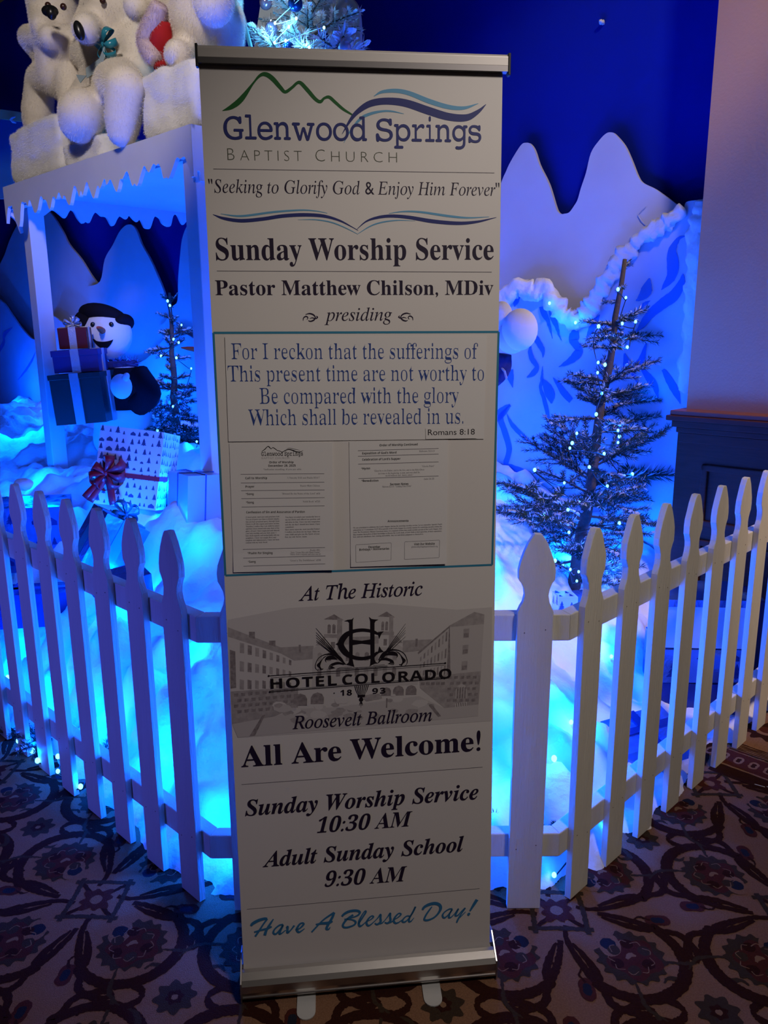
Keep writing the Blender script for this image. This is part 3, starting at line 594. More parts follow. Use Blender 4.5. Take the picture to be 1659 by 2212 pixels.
# ---- winged flourish
q = MB()
inkw(0, [(-0.2673,1.6944,2),(-0.2276,1.6907,10),(-0.1661,1.6986,10),(-0.1121,1.7028,8),(-0.0811,1.7016,5),(-0.0579,1.6977,2)], 2.37); inkw(0, [(0.0658,1.6981,2),(0.0956,1.7021,7),(0.1314,1.7013,10),(0.1876,1.6942,12),(0.228,1.6912,8),(0.2718,1.6934,2)], 2.37)
inkw(0, [(-0.1165,1.6846,1),(-0.0816,1.6849,5),(-0.0505,1.6803,6),(-0.0233,1.6704,5),(0.002,1.6582,2)], 2.37); inkw(0, [(0.002,1.6582,2),(0.0279,1.6734,6),(0.0518,1.6811,7),(0.0835,1.6851,5),(0.1194,1.6843,1)], 2.37)
inkw(1, [(-0.2825,1.6932,2),(-0.262,1.686,14),(-0.228,1.6819,18),(-0.1858,1.6855,18),(-0.1472,1.6914,18),(-0.1046,1.694,18),(-0.0658,1.6921,16),(-0.0348,1.6842,10),(-0.0115,1.6731,5),(0.0033,1.665,2)], 2.37)
inkw(1, [(0.0002,1.6669,2),(0.0202,1.6827,8),(0.044,1.6904,14),(0.0717,1.6933,16),(0.1075,1.6909,18),(0.1554,1.6838,20),(0.2078,1.6804,18),(0.2483,1.6838,12),(0.2869,1.6924,2)], 2.37)
build('flourish', q, ['ink_sky', 'ink_navy'], sheet)
line('Sunday Worship Service', 'bold', [(-0.2805,1.607),(0.2824,1.6095)], px2m(46, 1), 'ink_dark')
line('Pastor Matthew Chilson, MDiv', 'bold', [(-0.2849,1.5397),(0.2828,1.5394)], px2m(78, 2.5136), 'ink_dark')
line('presiding', 'ital', [(-0.069,1.4883),(0.0702,1.4887)], px2m(68, 2.5136), 'ink_dark')
q = MB()
for pts in ([(-0.112,1.4892,3),(-0.1108,1.4947,6),(-0.1058,1.4976,7),(-0.1022,1.4947,5),(-0.1045,1.491,3)], [(-0.1068,1.5013,3),(-0.0986,1.5031,7),(-0.0908,1.5005,8),(-0.0872,1.4953,6),(-0.0903,1.4902,8),(-0.0971,1.4877,7),(-0.1016,1.4892,3)], [(-0.0988,1.4932,2),(-0.0932,1.4946,5),(-0.0872,1.4931,6),(-0.0827,1.4953,7),(-0.0849,1.4983,4)],
            [(0.1139,1.4889,3),(0.1128,1.4944,6),(0.1078,1.4974,7),(0.1039,1.4945,5),(0.1062,1.4907,3)], [(0.109,1.5011,3),(0.1005,1.503,7),(0.0925,1.5004,8),(0.0886,1.4953,6),(0.0916,1.4901,8),(0.0985,1.4874,7),(0.1031,1.4889,3)], [(0.1005,1.493,2),(0.0947,1.4945,5),(0.0886,1.493,6),(0.0844,1.4953,7),(0.0863,1.4982,4)]): inkw(0, pts, 2.5136)
build('flourish', q, 'ink_dark', sheet)
# ---- hotel picture, a grey print
q = MB(); HB = 0.00025
Z5 = 2.765
def hp(mi, pts): poly(q, pts, mi, HB)
hp(1, [(-0.2938,0.847),(-0.292,0.862),(-0.1603,0.8823),(0.0224,0.8854),(0.2093,0.8615),(0.2899,0.8636),(0.2906,0.5913),(-0.2828,0.5878),(-0.282,0.6216),(-0.2941,0.6216)])
hp(2, [(-0.2928,0.845),(-0.1814,0.7936),(-0.1819,0.7794),(-0.2938,0.8235)]); hp(2, [(-0.1814,0.7936),(-0.1102,0.7938),(-0.111,0.7628),(-0.1533,0.7612),(-0.1819,0.7794)])
hp(3, [(-0.2486,0.8326),(-0.236,0.832),(-0.2367,0.8156),(-0.2491,0.8201)]); hp(3, [(-0.2062,0.8103),(-0.1925,0.8096),(-0.193,0.7954),(-0.2066,0.8007)]); hp(3, [(-0.1423,0.7974),(-0.1376,0.7971),(-0.1381,0.7779),(-0.1429,0.7781)])
hp(1, [(-0.2934,0.8234),(-0.1533,0.7612),(-0.111,0.7628),(-0.1127,0.7022),(-0.1442,0.7001),(-0.2941,0.7002)])
for r_ in range(3):
    for k in range(8):
        x = 105 + k * 48 - k * k * .8; y = 428 + r_ * 110 - k * r_ * 6 + k * 15; hgt = 62 - k * 4.2; wdt = 26 - k * 1.6
        pts = [(-0.2991,0.974),(0.0601,0.9596),(-0.3174,0.5921)]; o0, ex, ey = [np.array(p) for p in pts]; ex = (ex - o0) / 1000; ey = (ey - o0) / 1000
        f_ = lambda X, Y: tuple(o0 + ex * X + ey * Y)
        hp(3 if k % 2 else 2, [f_(x, y), f_(x + wdt, y + 6), f_(x + wdt, y + hgt + 3), f_(x, y + hgt)])
ZP = f_
def zp(mi, *pts): hp(mi, [ZP(*p) for p in pts])
zp(2, (50, 722), (460, 700), (460, 820), (320, 880), (60, 922)); zp(3, (45, 470), (78, 480), (84, 700), (50, 705))
for k in range(9):
    for r_ in range(4): zp(3, (70 + k * 43 + (r_ % 2) * 20, 735 + r_ * 34 - k * 3), (98 + k * 43 + (r_ % 2) * 20, 733 + r_ * 34 - k * 3), (96 + k * 43 + (r_ % 2) * 20, 752 + r_ * 34 - k * 3), (72 + k * 43 + (r_ % 2) * 20, 755 + r_ * 34 - k * 3))
zp(0, (545, 470), (620, 420), (1035, 420), (1100, 470), (1205, 500), (1205, 700), (545, 720)); zp(2, (600, 405), (1060, 395), (1100, 440), (560, 450))
zp(2, (1100, 425), (1285, 420), (1210, 490), (1100, 500)); zp(3, (1178, 415), (1192, 415), (1192, 465), (1178, 465))
for (x, y, tw) in ((620, 290, 100), (950, 275, 84)):
    zp(1, (x, y), (x + tw, y), (x + tw + 4, y + 190), (x - 2, y + 190)); zp(3, (x - 12, y + 4), (x + tw * .5, y - 26), (x + tw + 10, y + 10)); zp(2, (x - 8, y + 92), (x + tw + 8, y + 96), (x + tw + 8, y + 118), (x - 8, y + 114))
    for k in range(3):
        xx = x + 12 + k * tw * .29; zp(3, (xx, y + 40), (xx + 8, y + 32), (xx + tw * .2, y + 40), (xx + tw * .2, y + 88), (xx, y + 88))
    zp(3, (x + tw * .35, y + 140), (x + tw * .6, y + 140), (x + tw * .6, y + 180), (x + tw * .35, y + 180))
    zp(2, (x + tw * .7, y), (x + tw, y), (x + tw + 4, y + 190), (x + tw * .74, y + 190))
for k in range(9):
    x = 575 + k * 58
    for r_ in range(2): zp(3 if (k + r_) % 2 else 2, (x, 500 + r_ * 95), (x + 13, 492 + r_ * 95), (x + 26, 500 + r_ * 95), (x + 26, 545 + r_ * 95), (x, 547 + r_ * 95))
zp(0, (1205, 500), (1385, 345), (1385, 640), (1205, 665)); zp(0, (1385, 345), (1605, 328), (1605, 622), (1385, 640)); zp(2, (1385, 338), (1540, 255), (1605, 270), (1605, 330), (1385, 347)); zp(3, (1385, 338), (1390, 338), (1410, 640), (1385, 640))
zp(3, (1195, 500), (1385, 340), (1385, 352), (1200, 512))
for r_ in range(3):
    for k in range(8):
        t = k / 7; x = 1212 + 155 * t; y = 530 + r_ * 45 - t * (150 - r_ * 58); zp(3 if k % 2 else 2, (x, y), (x + 10, y - 8), (x + 10, y + 22 + 30 * t), (x, y + 26 + 30 * t))
for r_ in range(3): zp(2, (1478, 358 + r_ * 100), (1515, 355 + r_ * 100), (1515, 412 + r_ * 100), (1478, 415 + r_ * 100)); zp(3, (1482, 385 + r_ * 100), (1512, 383 + r_ * 100), (1512, 408 + r_ * 100), (1482, 411 + r_ * 100))
zp(2, (1215, 668), (1385, 640), (1605, 620), (1602, 830), (1385, 850), (1220, 720))
for k in range(10):
    for r_ in range(5):
        x = 1395 + (k % 5) * 40 + (r_ % 2) * 16 if k < 5 else 1225 + (k % 5) * 32; y = 650 + r_ * 36
        if k >= 5 and r_ > 1: continue
        zp(3, (x, y), (x + 24, y - 2), (x + 24, y + 16), (x, y + 18))
zp(0, (1450, 790), (1450, 735), (1465, 708), (1487, 698), (1508, 708), (1522, 735), (1522, 790)); 
for k in range(4): zp(3, (1457 + k * 16, 790), (1457 + k * 16, 722), (1468 + k * 16, 716), (1468 + k * 16, 790))
zp(1, (1450, 822), (1525, 812), (1525, 880), (1455, 890))
for k in range(5): zp(3, (1455 + k * 14, 820 - k), (1462 + k * 14, 819 - k), (1466 + k * 14, 848 - k), (1459 + k * 14, 850 - k))
for (x, y, rr) in ((475, 775, 42), (580, 768, 40), (1008, 735, 30), (1085, 730, 34), (1165, 728, 34)): zp(3, (x - rr, y + rr), (x - rr, y), (x - rr * .7, y - rr * .55), (x, y - rr * .8), (x + rr * .7, y - rr * .55), (x + rr, y), (x + rr, y + rr))
zp(0, (60, 922), (320, 880), (460, 835), (700, 830), (1215, 770), (1385, 850), (1602, 830), (1604, 905), (95, 1005))
rb = random.Random(3)
for k in range(46):
    x = rb.uniform(230, 1290); y = 830 + rb.uniform(-40, 90) - (x - 500) * .05; rr = rb.uniform(14, 42)
    zp(rb.choice((0, 1, 2, 2)), *[(x + rr * 1.4 * math.cos(t * .7) * rb.uniform(.7, 1.1), y + rr * .7 * math.sin(t * .7) * rb.uniform(.7, 1.1)) for t in range(9)])
zp(3, (165, 1000), (245, 870), (262, 868), (200, 996)); zp(3, (1280, 830), (1300, 822), (1365, 900), (1345, 905)); zp(3, (1010, 780), (1018, 780), (1018, 840), (1010, 840))
hotel = build('hotel_picture', q, ['print_sky', 'print_light', 'print_mid', 'print_dark'], sheet); hotel['label'] = 'pale grey print of a towered hotel'
# ---- hotel monogram with feather rays, scrolls, rules and torch
q = MB(); HB = 0.0005
for pts in ([(-0.0418,0.847),(-0.0344,0.8497),(-0.0248,0.8505),(-0.02,0.8545),(-0.0225,0.8473),(-0.0246,0.7575),(-0.023,0.748),(-0.0209,0.7397),(-0.0283,0.7428),(-0.0404,0.7463),(-0.0341,0.7502),(-0.0322,0.7579),(-0.0308,0.8431),(-0.0337,0.846)], [(0.0129,0.8545),(0.0188,0.8492),(0.0262,0.8478),(0.034,0.8469),(0.0276,0.8438),(0.0253,0.8392),(0.0242,0.7549),(0.0271,0.7484),(0.0328,0.7457),(0.0248,0.7451),(0.018,0.7423),(0.0127,0.739),(0.0143,0.7444),(0.0152,0.7553),(0.0157,0.8439),(0.0146,0.8498)],
            [(-0.0242,0.8034),(-0.0035,0.8),(0.0159,0.8021),(0.0157,0.79),(-0.0036,0.7935),(-0.0244,0.791)], [(0.025,0.818),(0.0317,0.8177),(0.0459,0.8197),(0.0399,0.8134),(0.0353,0.8019),(0.0331,0.8114),(0.0242,0.8149)], [(0.024,0.7666),(0.0327,0.7748),(0.0351,0.7856),(0.0394,0.7776),(0.0451,0.7718),(0.0349,0.77),(0.0265,0.7641)], [(-0.0616,0.7952),(-0.0568,0.7981),(-0.0508,0.804),(-0.0512,0.7854),(-0.057,0.7922)]): hp(0, pts)
inkw5 = lambda pts: pstroke(q, [p[:2] for p in pts], [px2m(p[2], 6.9125) for p in pts], 0, HB)
inkw5([(0.0302,0.8157,40),(0.0206,0.8205,52),(-0.0016,0.8247,58),(-0.0238,0.8223,66),(-0.0403,0.8127,100),(-0.05,0.7946,104),(-0.041,0.7755,104),(-0.0249,0.7634,70),(-0.0027,0.7586,62),(0.0198,0.7626,60),(0.0304,0.7715,40)])
for x, y in ((155, 250), (155, 310), (155, 350), (158, 388), (160, 428), (162, 452)):
    a_, b_ = [(-0.1252,0.8735),(0.0213,0.8667)]; 
    z0 = np.array([(-0.1252,0.8735)][0]); zx = (np.array([(0.0213,0.8667)][0]) - z0) / 1000; zy = (np.array([(-0.1297,0.7194)][0]) - z0) / 1000
    z7 = lambda X, Y: tuple(z0 + zx * X + zy * Y)
    pstroke(q, [z7(x, y), z7((x + 600) / 2 + 6, (y + 795) / 2), z7(602, 797)], [px2m(5, 6.9), px2m(13, 6.9), px2m(16, 6.9)], 0, HB)
for x, y in ((1505, 185), (1505, 240), (1505, 285), (1505, 322), (1508, 380)):
    pstroke(q, [z7(x, y), z7((x + 1100) / 2 - 6, (y + 770) / 2), z7(1100, 772)], [px2m(5, 6.9), px2m(13, 6.9), px2m(16, 6.9)], 0, HB)
for mx in (0, 1):
    T = (lambda X, Y: z7(X, Y)) if not mx else (lambda X, Y: z7(1690 - X, Y - 58 - (X - 600) * .0))
    S = lambda pts: pstroke(q, [T(p[0], p[1]) for p in pts], [px2m(p[2], 6.9) for p in pts], 0, HB)
    S([(590, 792, 10), (520, 700, 46), (430, 648, 40), (340, 638, 24), (260, 655, 14), (190, 705, 12), (150, 790, 12), (152, 850, 10), (190, 888, 4)])
    S([(480, 720, 6), (400, 690, 70), (330, 700, 60), (300, 730, 20), (312, 760, 4)])
    for k in range(7): S([(330 - k * 8, 655 + k * 5, 4), (270 - k * 8, 690 + k * 10, 8), (228 - k * 9, 770 + k * 6, 9), (215 - k * 3 + k * 8, 830 + k * 6, 10), (240 + k * 6 - 10, 880 - k * 4, 12)])
    for k in range(5): S([(580, 790 + k * 2, 12), (500, 762 + k * 6, 14), (430, 770 + k * 8, 9), (370 + k * 8, 800 + k * 6, 9), (352 + k * 18, 850 - k * 2, 13), (372 + k * 18, 868 - k * 4, 4)])
for (a_, b_, wd_) in (((480, 862), (1240, 822), 6), ((500, 845), (700, 833), 5), ((1020, 815), (1200, 803), 5), ((520, 873), (1250, 832), 4)): pline(q, z7(*a_), z7(*b_), px2m(wd_, 6.9), 0, HB)
for (a_, b_, wd_) in (((280, 630), (1375, 567), 5), ((292, 642), (1368, 578), 2), ((285, 728), (1375, 662), 5), ((297, 719), (1366, 654), 2)): pline(q, ZP(*a_), ZP(*b_), px2m(wd_, 2.765), 0, HB)
for (x, y) in ((280, 630), (1373, 567), (288, 728), (1373, 662)): zp(0, *[(x + 6 * math.cos(t * .5236), y + 6 * math.sin(t * .5236)) for t in range(12)])
for (x, y) in ((683, 742), (992, 720)): zp(0, *[(x + 4 * math.cos(t * .7854), y + 4 * math.sin(t * .7854)) for t in range(8)])
cup = [(735, 1128), (755, 1210), (795, 1265), (800, 1300), (900, 1295), (905, 1260), (945, 1200), (970, 1112)]
for k in range(8):
    t0, t1 = k / 8 + .02, (k + .62) / 8; lerp = lambda p0, p1, t: (p0[0] + (p1[0] - p0[0]) * t, p0[1] + (p1[1] - p0[1]) * t)
    hp(0, [z7(*lerp((735, 1128), (970, 1112), t0)), z7(*lerp((735, 1128), (970, 1112), t1)), z7(*lerp((757, 1200), (948, 1190), t1)), z7(*lerp((795, 1268), (905, 1262), t1)), z7(*lerp((795, 1268), (905, 1262), t0)), z7(*lerp((757, 1200), (948, 1190), t0))])
hp(0, [z7(790, 1265), z7(908, 1260), z7(902, 1298), z7(796, 1302)]); hp(0, [z7(846 + 34 * math.cos(t * .5236), 1335 + 34 * math.sin(t * .5236)) for t in range(12)])
for dx in (-30, -16, 0, 14, 28): pstroke(q, [z7(846, 1362), z7(846 + dx * .6, 1390), z7(846 + dx, 1430 if dx else 1462)], [px2m(10, 6.9), px2m(8, 6.9), px2m(2, 6.9)], 0, HB)
build('hotel_logo', q, 'ink_black', sheet)['label'] = 'black HC monogram of the hotel'
line('At The Historic', 'ital', [(-0.1392,0.8979),(0.1328,0.8988)], px2m(82, 2.765), 'ink_dark', 0.006)
line('HOTEL', 'sansb', [(-0.2067,0.6994),(-0.0608,0.6996)], px2m(58, 2.765), 'ink_black', space=1.1, base=0.0008)
line('COLORADO', 'sansb', [(-0.0484,0.6997),(0.1978,0.7012)], px2m(58, 2.765), 'ink_black', space=1.1, base=0.0008)
line('18', 'sansb', [(-0.0531,0.6742),(-0.0276,0.6739)], px2m(33, 2.765), 'ink_black', space=1.2, base=0.0008)
line('93', 'sansb', [(0.0183,0.6744),(0.0478,0.6742)], px2m(33, 2.765), 'ink_black', space=1.2, base=0.0008)
line('Roosevelt Ballroom', 'ital', [(-0.1621,0.6011),(0.1537,0.6011)], px2m(75, 2.765), 'ink_dark', 0.008, base=0.0006)
line('All Are Welcome!', 'bold', [(-0.2785,0.5173),(0.267,0.5205)], px2m(118, 2.765), 'ink_dark', 0.003)
line('Sunday Worship Service', 'bi', [(-0.2755,0.3975),(0.2636,0.3983)], px2m(90, 2.765), 'ink_dark', 0.004)
line('10:30 AM', 'bold', [(-0.1142,0.3417),(0.1078,0.3416)], px2m(88, 2.765), 'ink_dark', 0.0, 0.28)
line('Adult Sunday School', 'bi', [(-0.2408,0.2656),(0.2299,0.2665)], px2m(88, 2.765), 'ink_dark', 0.004)
line('9:30 AM', 'bold', [(-0.0999,0.202),(0.0943,0.2002)], px2m(88, 2.765), 'ink_dark', 0.0, 0.28)
HAND = [([(-0.2741,0.1161,14),(-0.2691,0.1223,22),(-0.2559,0.129,22),(-0.2416,0.1322,20),(-0.2358,0.1311,14)], [(-0.2358,0.1311,14),(-0.2457,0.1173,12),(-0.2571,0.0996,14),(-0.2653,0.0877,14)], [(-0.2216,0.1292,8),(-0.2304,0.1158,16),(-0.2393,0.1005,18),(-0.2433,0.0882,20)], [(-0.267,0.0992,12),(-0.2522,0.1026,14),(-0.2367,0.1057,16),(-0.2264,0.11,12)],
    [(-0.1997,0.1128,14),(-0.2093,0.1111,12),(-0.2203,0.1013,12),(-0.223,0.0927,14),(-0.2172,0.0894,14),(-0.2085,0.0988,10),(-0.1998,0.1109,12),(-0.2062,0.0973,14),(-0.2088,0.0894,16),(-0.2041,0.0897,10),(-0.1943,0.0974,6)], [(-0.1929,0.1027,8),(-0.1892,0.1064,14),(-0.1903,0.0957,16),(-0.1898,0.0902,16),(-0.1824,0.0963,10),(-0.1737,0.1076,14)], [(-0.1717,0.0966,8),(-0.1621,0.0983,10),(-0.1522,0.1082,14),(-0.1545,0.1124,12),(-0.1617,0.1091,14),(-0.1681,0.0976,16),(-0.1647,0.0891,16),(-0.1575,0.0916,10),(-0.1501,0.0971,6)],
    [(-0.1337,0.086,12),(-0.1213,0.0997,12),(-0.104,0.117,12),(-0.0796,0.1328,16)], [(-0.0796,0.1328,16),(-0.0848,0.1192,18),(-0.0936,0.1038,18),(-0.0987,0.0921,18),(-0.0939,0.0897,12),(-0.0897,0.0953,5)], [(-0.1235,0.1054,10),(-0.1091,0.1067,18),(-0.0947,0.1066,22),(-0.0838,0.1096,12)]),
   ([(-0.0617,0.1208,18),(-0.0564,0.1265,22),(-0.0455,0.132,24),(-0.0318,0.1333,24),(-0.022,0.1309,22),(-0.0192,0.1262,18),(-0.0242,0.1201,16),(-0.036,0.1157,12),(-0.0517,0.1129,14)], [(-0.0349,0.1222,18),(-0.0458,0.1156,18),(-0.0548,0.1066,20),(-0.0599,0.0971,18),(-0.0571,0.0914,18),(-0.0483,0.0905,18),(-0.0345,0.0947,16),(-0.0294,0.1008,18),(-0.0323,0.1066,16),(-0.042,0.1108,12),(-0.0557,0.1128,14)], [(-0.0226,0.0968,10),(-0.0125,0.1135,14),(-0.0048,0.127,16),(-0.0074,0.1295,10),(-0.0144,0.1191,12),(-0.0215,0.1033,18),(-0.0204,0.0911,20),(-0.0128,0.0936,12),(-0.0048,0.1017,6)],
    [(-0.0039,0.1016,8),(0.0051,0.1052,10),(0.013,0.1121,14),(0.0091,0.1153,12),(0.0012,0.1088,16),(-0.0039,0.0983,18),(-0.0001,0.0902,18),(0.0069,0.0928,12),(0.0148,0.0998,8)], [(0.0148,0.0998,8),(0.0228,0.1078,10),(0.0299,0.1171,16),(0.0297,0.1072,18),(0.0296,0.0972,20),(0.0216,0.0914,18),(0.0158,0.0953,10)], [(0.0216,0.0914,12),(0.0325,0.0936,12),(0.0395,0.0996,8)], [(0.0385,0.0986,8),(0.0466,0.1089,10),(0.053,0.1182,16),(0.0529,0.1083,18),(0.0534,0.0983,20),(0.0464,0.0923,18),(0.0395,0.0952,10)], [(0.0464,0.0923,12),(0.0563,0.0947,12),(0.0623,0.1007,8)],
    [(0.0623,0.1007,8),(0.0703,0.1044,10),(0.0787,0.1124,14),(0.0744,0.1161,12),(0.0664,0.1092,16),(0.0613,0.0986,18),(0.0652,0.0905,18),(0.0732,0.0919,12),(0.0812,0.0978,8)], [(0.1001,0.1059,14),(0.0922,0.1067,12),(0.0842,0.0997,14),(0.0821,0.0933,16),(0.0881,0.0916,16),(0.0961,0.0986,10),(0.1062,0.1131,14),(0.1138,0.1301,16),(0.1072,0.1163,14),(0.0991,0.1005,16),(0.0981,0.0917,18),(0.1031,0.0923,12),(0.1101,0.1005,6)]),
   ([(0.1308,0.1196,20),(0.1345,0.1263,26),(0.1454,0.1323,30),(0.16,0.1344,32),(0.1709,0.1299,30),(0.1746,0.1205,28),(0.1701,0.1088,22),(0.16,0.0976,18),(0.1472,0.0917,20),(0.1381,0.0912,22),(0.1348,0.0949,18),(0.1399,0.1066,18),(0.1481,0.119,16),(0.1536,0.1265,10)], [(0.203,0.1158,16),(0.1948,0.1155,14),(0.1838,0.1085,14),(0.1792,0.0998,18),(0.1838,0.0933,18),(0.193,0.1005,12),(0.203,0.1148,16),(0.1966,0.1032,16),(0.1948,0.0932,20),(0.2004,0.0937,12),(0.2086,0.1021,8)], [(0.2095,0.103,10),(0.2177,0.1144,16),(0.2132,0.1047,18),(0.2105,0.0968,18),(0.2169,0.0972,14),(0.226,0.1075,12),(0.2343,0.1148,14),(0.2243,0.0995,14),(0.217,0.086,18),(0.2137,0.0771,14)], [(0.217,0.086,10),(0.2261,0.0953,10),(0.2353,0.1046,8)], [(0.263,0.1348,32),(0.2554,0.122,28),(0.246,0.1056,16)], [(0.2449,0.1012,14),(0.2431,0.0973,28),(0.2416,0.0934,14)])]
for grp, s_ in zip(HAND, (4.533, 5.6, 6.142)):
    q = MB()
    for pts in grp: pstroke(q, [p[:2] for p in pts], [px2m(p[2], s_) * 1.75 for p in pts], 0, 0.00025)
    build('lettering', q, 'ink_welcome', sheet)
# ---- rail along the top
q = MB(); T0 = TOPV - 0.002
for u0, u1, pr in ((-HW - .002, HW + .010, [(-.006, 0), (-.009, .006), (-.009, .022), (-.004, .027), (.006, .027), (.008, .0)]),):
    q.prism([bp(u0, T0 + v, -o) for o, v in pr], [bp(u1, T0 + v, -o) for o, v in pr])
bevel(build('top_rail', q, 'satin_grey', banner), 0.0015)
q = MB(); q.prism([bp(-HW, T0 + v, -o) for o, v in ((-.011, -.006), (-.011, .0045), (.004, .0045), (.004, -.006))], [bp(HW + .008, T0 + v, -o) for o, v in ((-.011, -.006), (-.011, .0045), (.004, .0045), (.004, -.006))])
build('rail_shadow_strip', q, 'aluminium_dark', banner)  # dark strip standing in for the shadow under the top rail
for u0 in (-HW - .005, HW + .009):
    q = MB(); q.prism([bp(u0, T0 + v, -o) for o, v in ((-.010, -.012), (-.011, .028), (.009, .030), (.009, -.004), (.002, -.012))], [bp(u0 + .005, T0 + v, -o) for o, v in ((-.010, -.012), (-.011, .028), (.009, .030), (.009, -.004), (.002, -.012))])
    bevel(build('end_cap', q, 'black_plastic', banner), 0.001)
q = MB(); q.tube([bp(0, -.02, -.035), bp(0, TOPV * .5, -.022), bp(0, TOPV - .01, -.012)], .008, 10); build('support_pole', q, 'aluminium', banner, smooth=True)
# ---- base cassette
pr = [(-.028, .004), (-.036, .012), (-.0385, .030), (-.036, .046), (-.028, .056), (-.012, .064), (-.003, .0665), (-.003, .058), (.006, .058), (.006, .070), (.030, .070), (.052, .058), (.060, .036), (.058, .012), (.048, .004)]
q = MB(); q.prism([Vector((-HW - .004, y, z)) for y, z in pr], [Vector((HW + .008, y, z)) for y, z in pr])
bevel(build('base_cassette', q, 'aluminium', banner), 0.001)
for u0 in (-HW - .007, HW + .008):
    q = MB(); e_ = [(y * 1.03, z * 1.02 + .0005) for y, z in pr if z != .058 or y > .02]; e_ = [(-.0385, .006), (-.040, .03), (-.034, .052), (-.01, .070), (.02, .092), (.045, .09), (.062, .06), (.064, .03), (.055, .004)]
    q.prism([Vector((u0, y, z)) for y, z in e_], [Vector((u0 + .003, y, z)) for y, z in e_]); build('end_plate', q, 'aluminium', banner)
q = MB(); q.prism([Vector((-HW - .002, y, z)) for y, z in ((-.0392, .0165), (-.0392, .0185), (-.03, .0185), (-.03, .0165))], [Vector((HW + .006, y, z)) for y, z in ((-.0392, .0165), (-.0392, .0185), (-.03, .0185), (-.03, .0165))])
build('base_groove', q, 'aluminium_dark', banner)
IB = inv(banner)
for (c_, a_) in ((([(-0.1849,1.4837,0)][0]), ([(-0.1961,1.6373,0)][0])), (([(0.1086,1.5178,0)][0]), ([(0.0991,1.6567,0)][0]))):
    e_ = IB @ Vector(c_); s_ = IB @ Vector(a_); d = (s_ - e_).normalized(); n_ = Vector((-d.y, d.x, 0)); s_ = e_ + d * .18; o2 = []
    r_ = .0215
    for k in range(9):
        a = math.pi * k / 8; o2.append(e_ + d * r_ + n_ * r_ * math.cos(a) - d * r_ * math.sin(a))
    o2 += [s_ - n_ * r_, s_ + n_ * r_]
    q = MB(); q.prism([Vector((p.x, p.y, .0035)) for p in o2][::-1], [Vector((p.x, p.y, .0008)) for p in o2][::-1]); build('foot', q, 'grey_steel', banner)

poff[0] = 0.0
# ============================================================ PAPERS TAPED TO THE BANNER
class Lift:      # the height of a curled page above the sheet
    def __init__(s, corners, base, curl): s.c = [np.array(c) for c in corners]; s.b = base; s.k = curl
    def lift(s, u, v):
        A, B_, C_, D = s.c; t = ((A[1] + B_[1]) / 2 - v) / ((A[1] + B_[1] - C_[1] - D[1]) / 2); l = A[0] + (D[0] - A[0]) * t; r_ = B_[0] + (C_[0] - B_[0]) * t; x = min(1, max(0, (u - l) / (r_ - l)))
        return s.b + (s.k(x, min(1, max(0, t))) if s.k else 0)
LIFTS = {}
def paper(name, label, cat, corners, base, curl=None):
    o = thing(name, label, cat, BB, (0, 0, YAW)); q = MB(); n = 20; A, B_, C_, D = [np.array(c) for c in corners]   # tl tr br bl
    for i in range(n + 1):
        for j in range(n + 1):
            s_, t = j / n, i / n; p = (A * (1 - s_) + B_ * s_) * (1 - t) + (D * (1 - s_) + C_ * s_) * t
            q.v.append(tuple(bp(p[0], p[1], base + (curl(s_, t) if curl else 0))))
    q.f = [((i + 1) * (n + 1) + j, (i + 1) * (n + 1) + j + 1, i * (n + 1) + j + 1, i * (n + 1) + j) for i in range(n) for j in range(n)]; q.m = [0] * len(q.f)
    s = build('paper_sheet', q, 'paper', o)
    LIFTS[s.name] = Lift(corners, base, curl); return o, s
vo, vs_ = paper('verse_sheet', 'wide paper with a blue four-line Bible verse, taped inside the banner frame', 'paper', [(-0.2706,1.4585),(0.2694,1.4554),(0.2661,1.2404),(-0.2731,1.246)], 0.0012, lambda s, t: 0.0006 * abs(s - .52) ** .5)
vl = lambda s, ends, k=('bold', .04), ink='ink_verse', off=0.0, cap=84: line(s, k, ends, px2m(cap, 2.5136), ink, off, 0, .94, vs_, LIFTS[vs_.name])
vl('For I reckon that the sufferings of', [(-0.259,1.4134),(0.251,1.4093)]); vl('This present time are not worthy to', [(-0.2685,1.3687),(0.2646,1.364)])
vl('Be compared with the glory', [(-0.2059,1.3225),(0.2106,1.3181)]); vl('Which shall be revealed in us.', [(-0.2303,1.2787),(0.2208,1.2739)])
ro, rs_ = paper('reference_slip', 'small paper slip reading Romans 8:18, below the verse sheet lines', 'paper', [(0.1393,1.2661),(0.2509,1.2671),(0.25,1.2419),(0.1401,1.2426)], 0.0026)
line('Romans 8:18', 'plain', [(0.1445,1.2508),(0.2458,1.2503)], px2m(31, 2.5136), 'ink_black', 0, 0, 1, rs_, LIFTS[rs_.name])
po, ps = paper('worship_program', 'printed order of worship page with logo, left of the two pages under the verse', 'paper', [(-0.2718,1.2429),(-0.0586,1.2401),(-0.0622,0.9646),(-0.2754,0.9674)], 0.0012, lambda s, t: 0.0035 * s * s + 0.0015 * max(0, t - .85) * 6)
qo, qs = paper('worship_program', 'printed page headed Order of Worship Continued, right of the two pages under the verse', 'paper', [(-0.0233,1.2414),(0.1874,1.24),(0.1849,0.9682),(-0.0248,0.969)], 0.0012, lambda s, t: 0.0022 * s + 0.0012 * max(0, t - .85) * 6)
def tline(s, k, ends, cap, scl, ink, par, off=0.0, base=0): line(s, k, ends, px2m(cap, scl), ink, off, 0, 1.0, par, LIFTS[par.name])
a1 = 5.53
for s, e in (('Glenwood Springs', [(-0.2071,1.2149),(-0.1207,1.2138)]),): tline(s, 'mono', e, 44, a1, 'ink_black', ps, 0.012)
tline('BAPTIST CHURCH', 'plain', [(-0.2065,1.2082),(-0.1497,1.2074)], 21, a1, 'ink_faint', ps, -0.02)
q = MB()
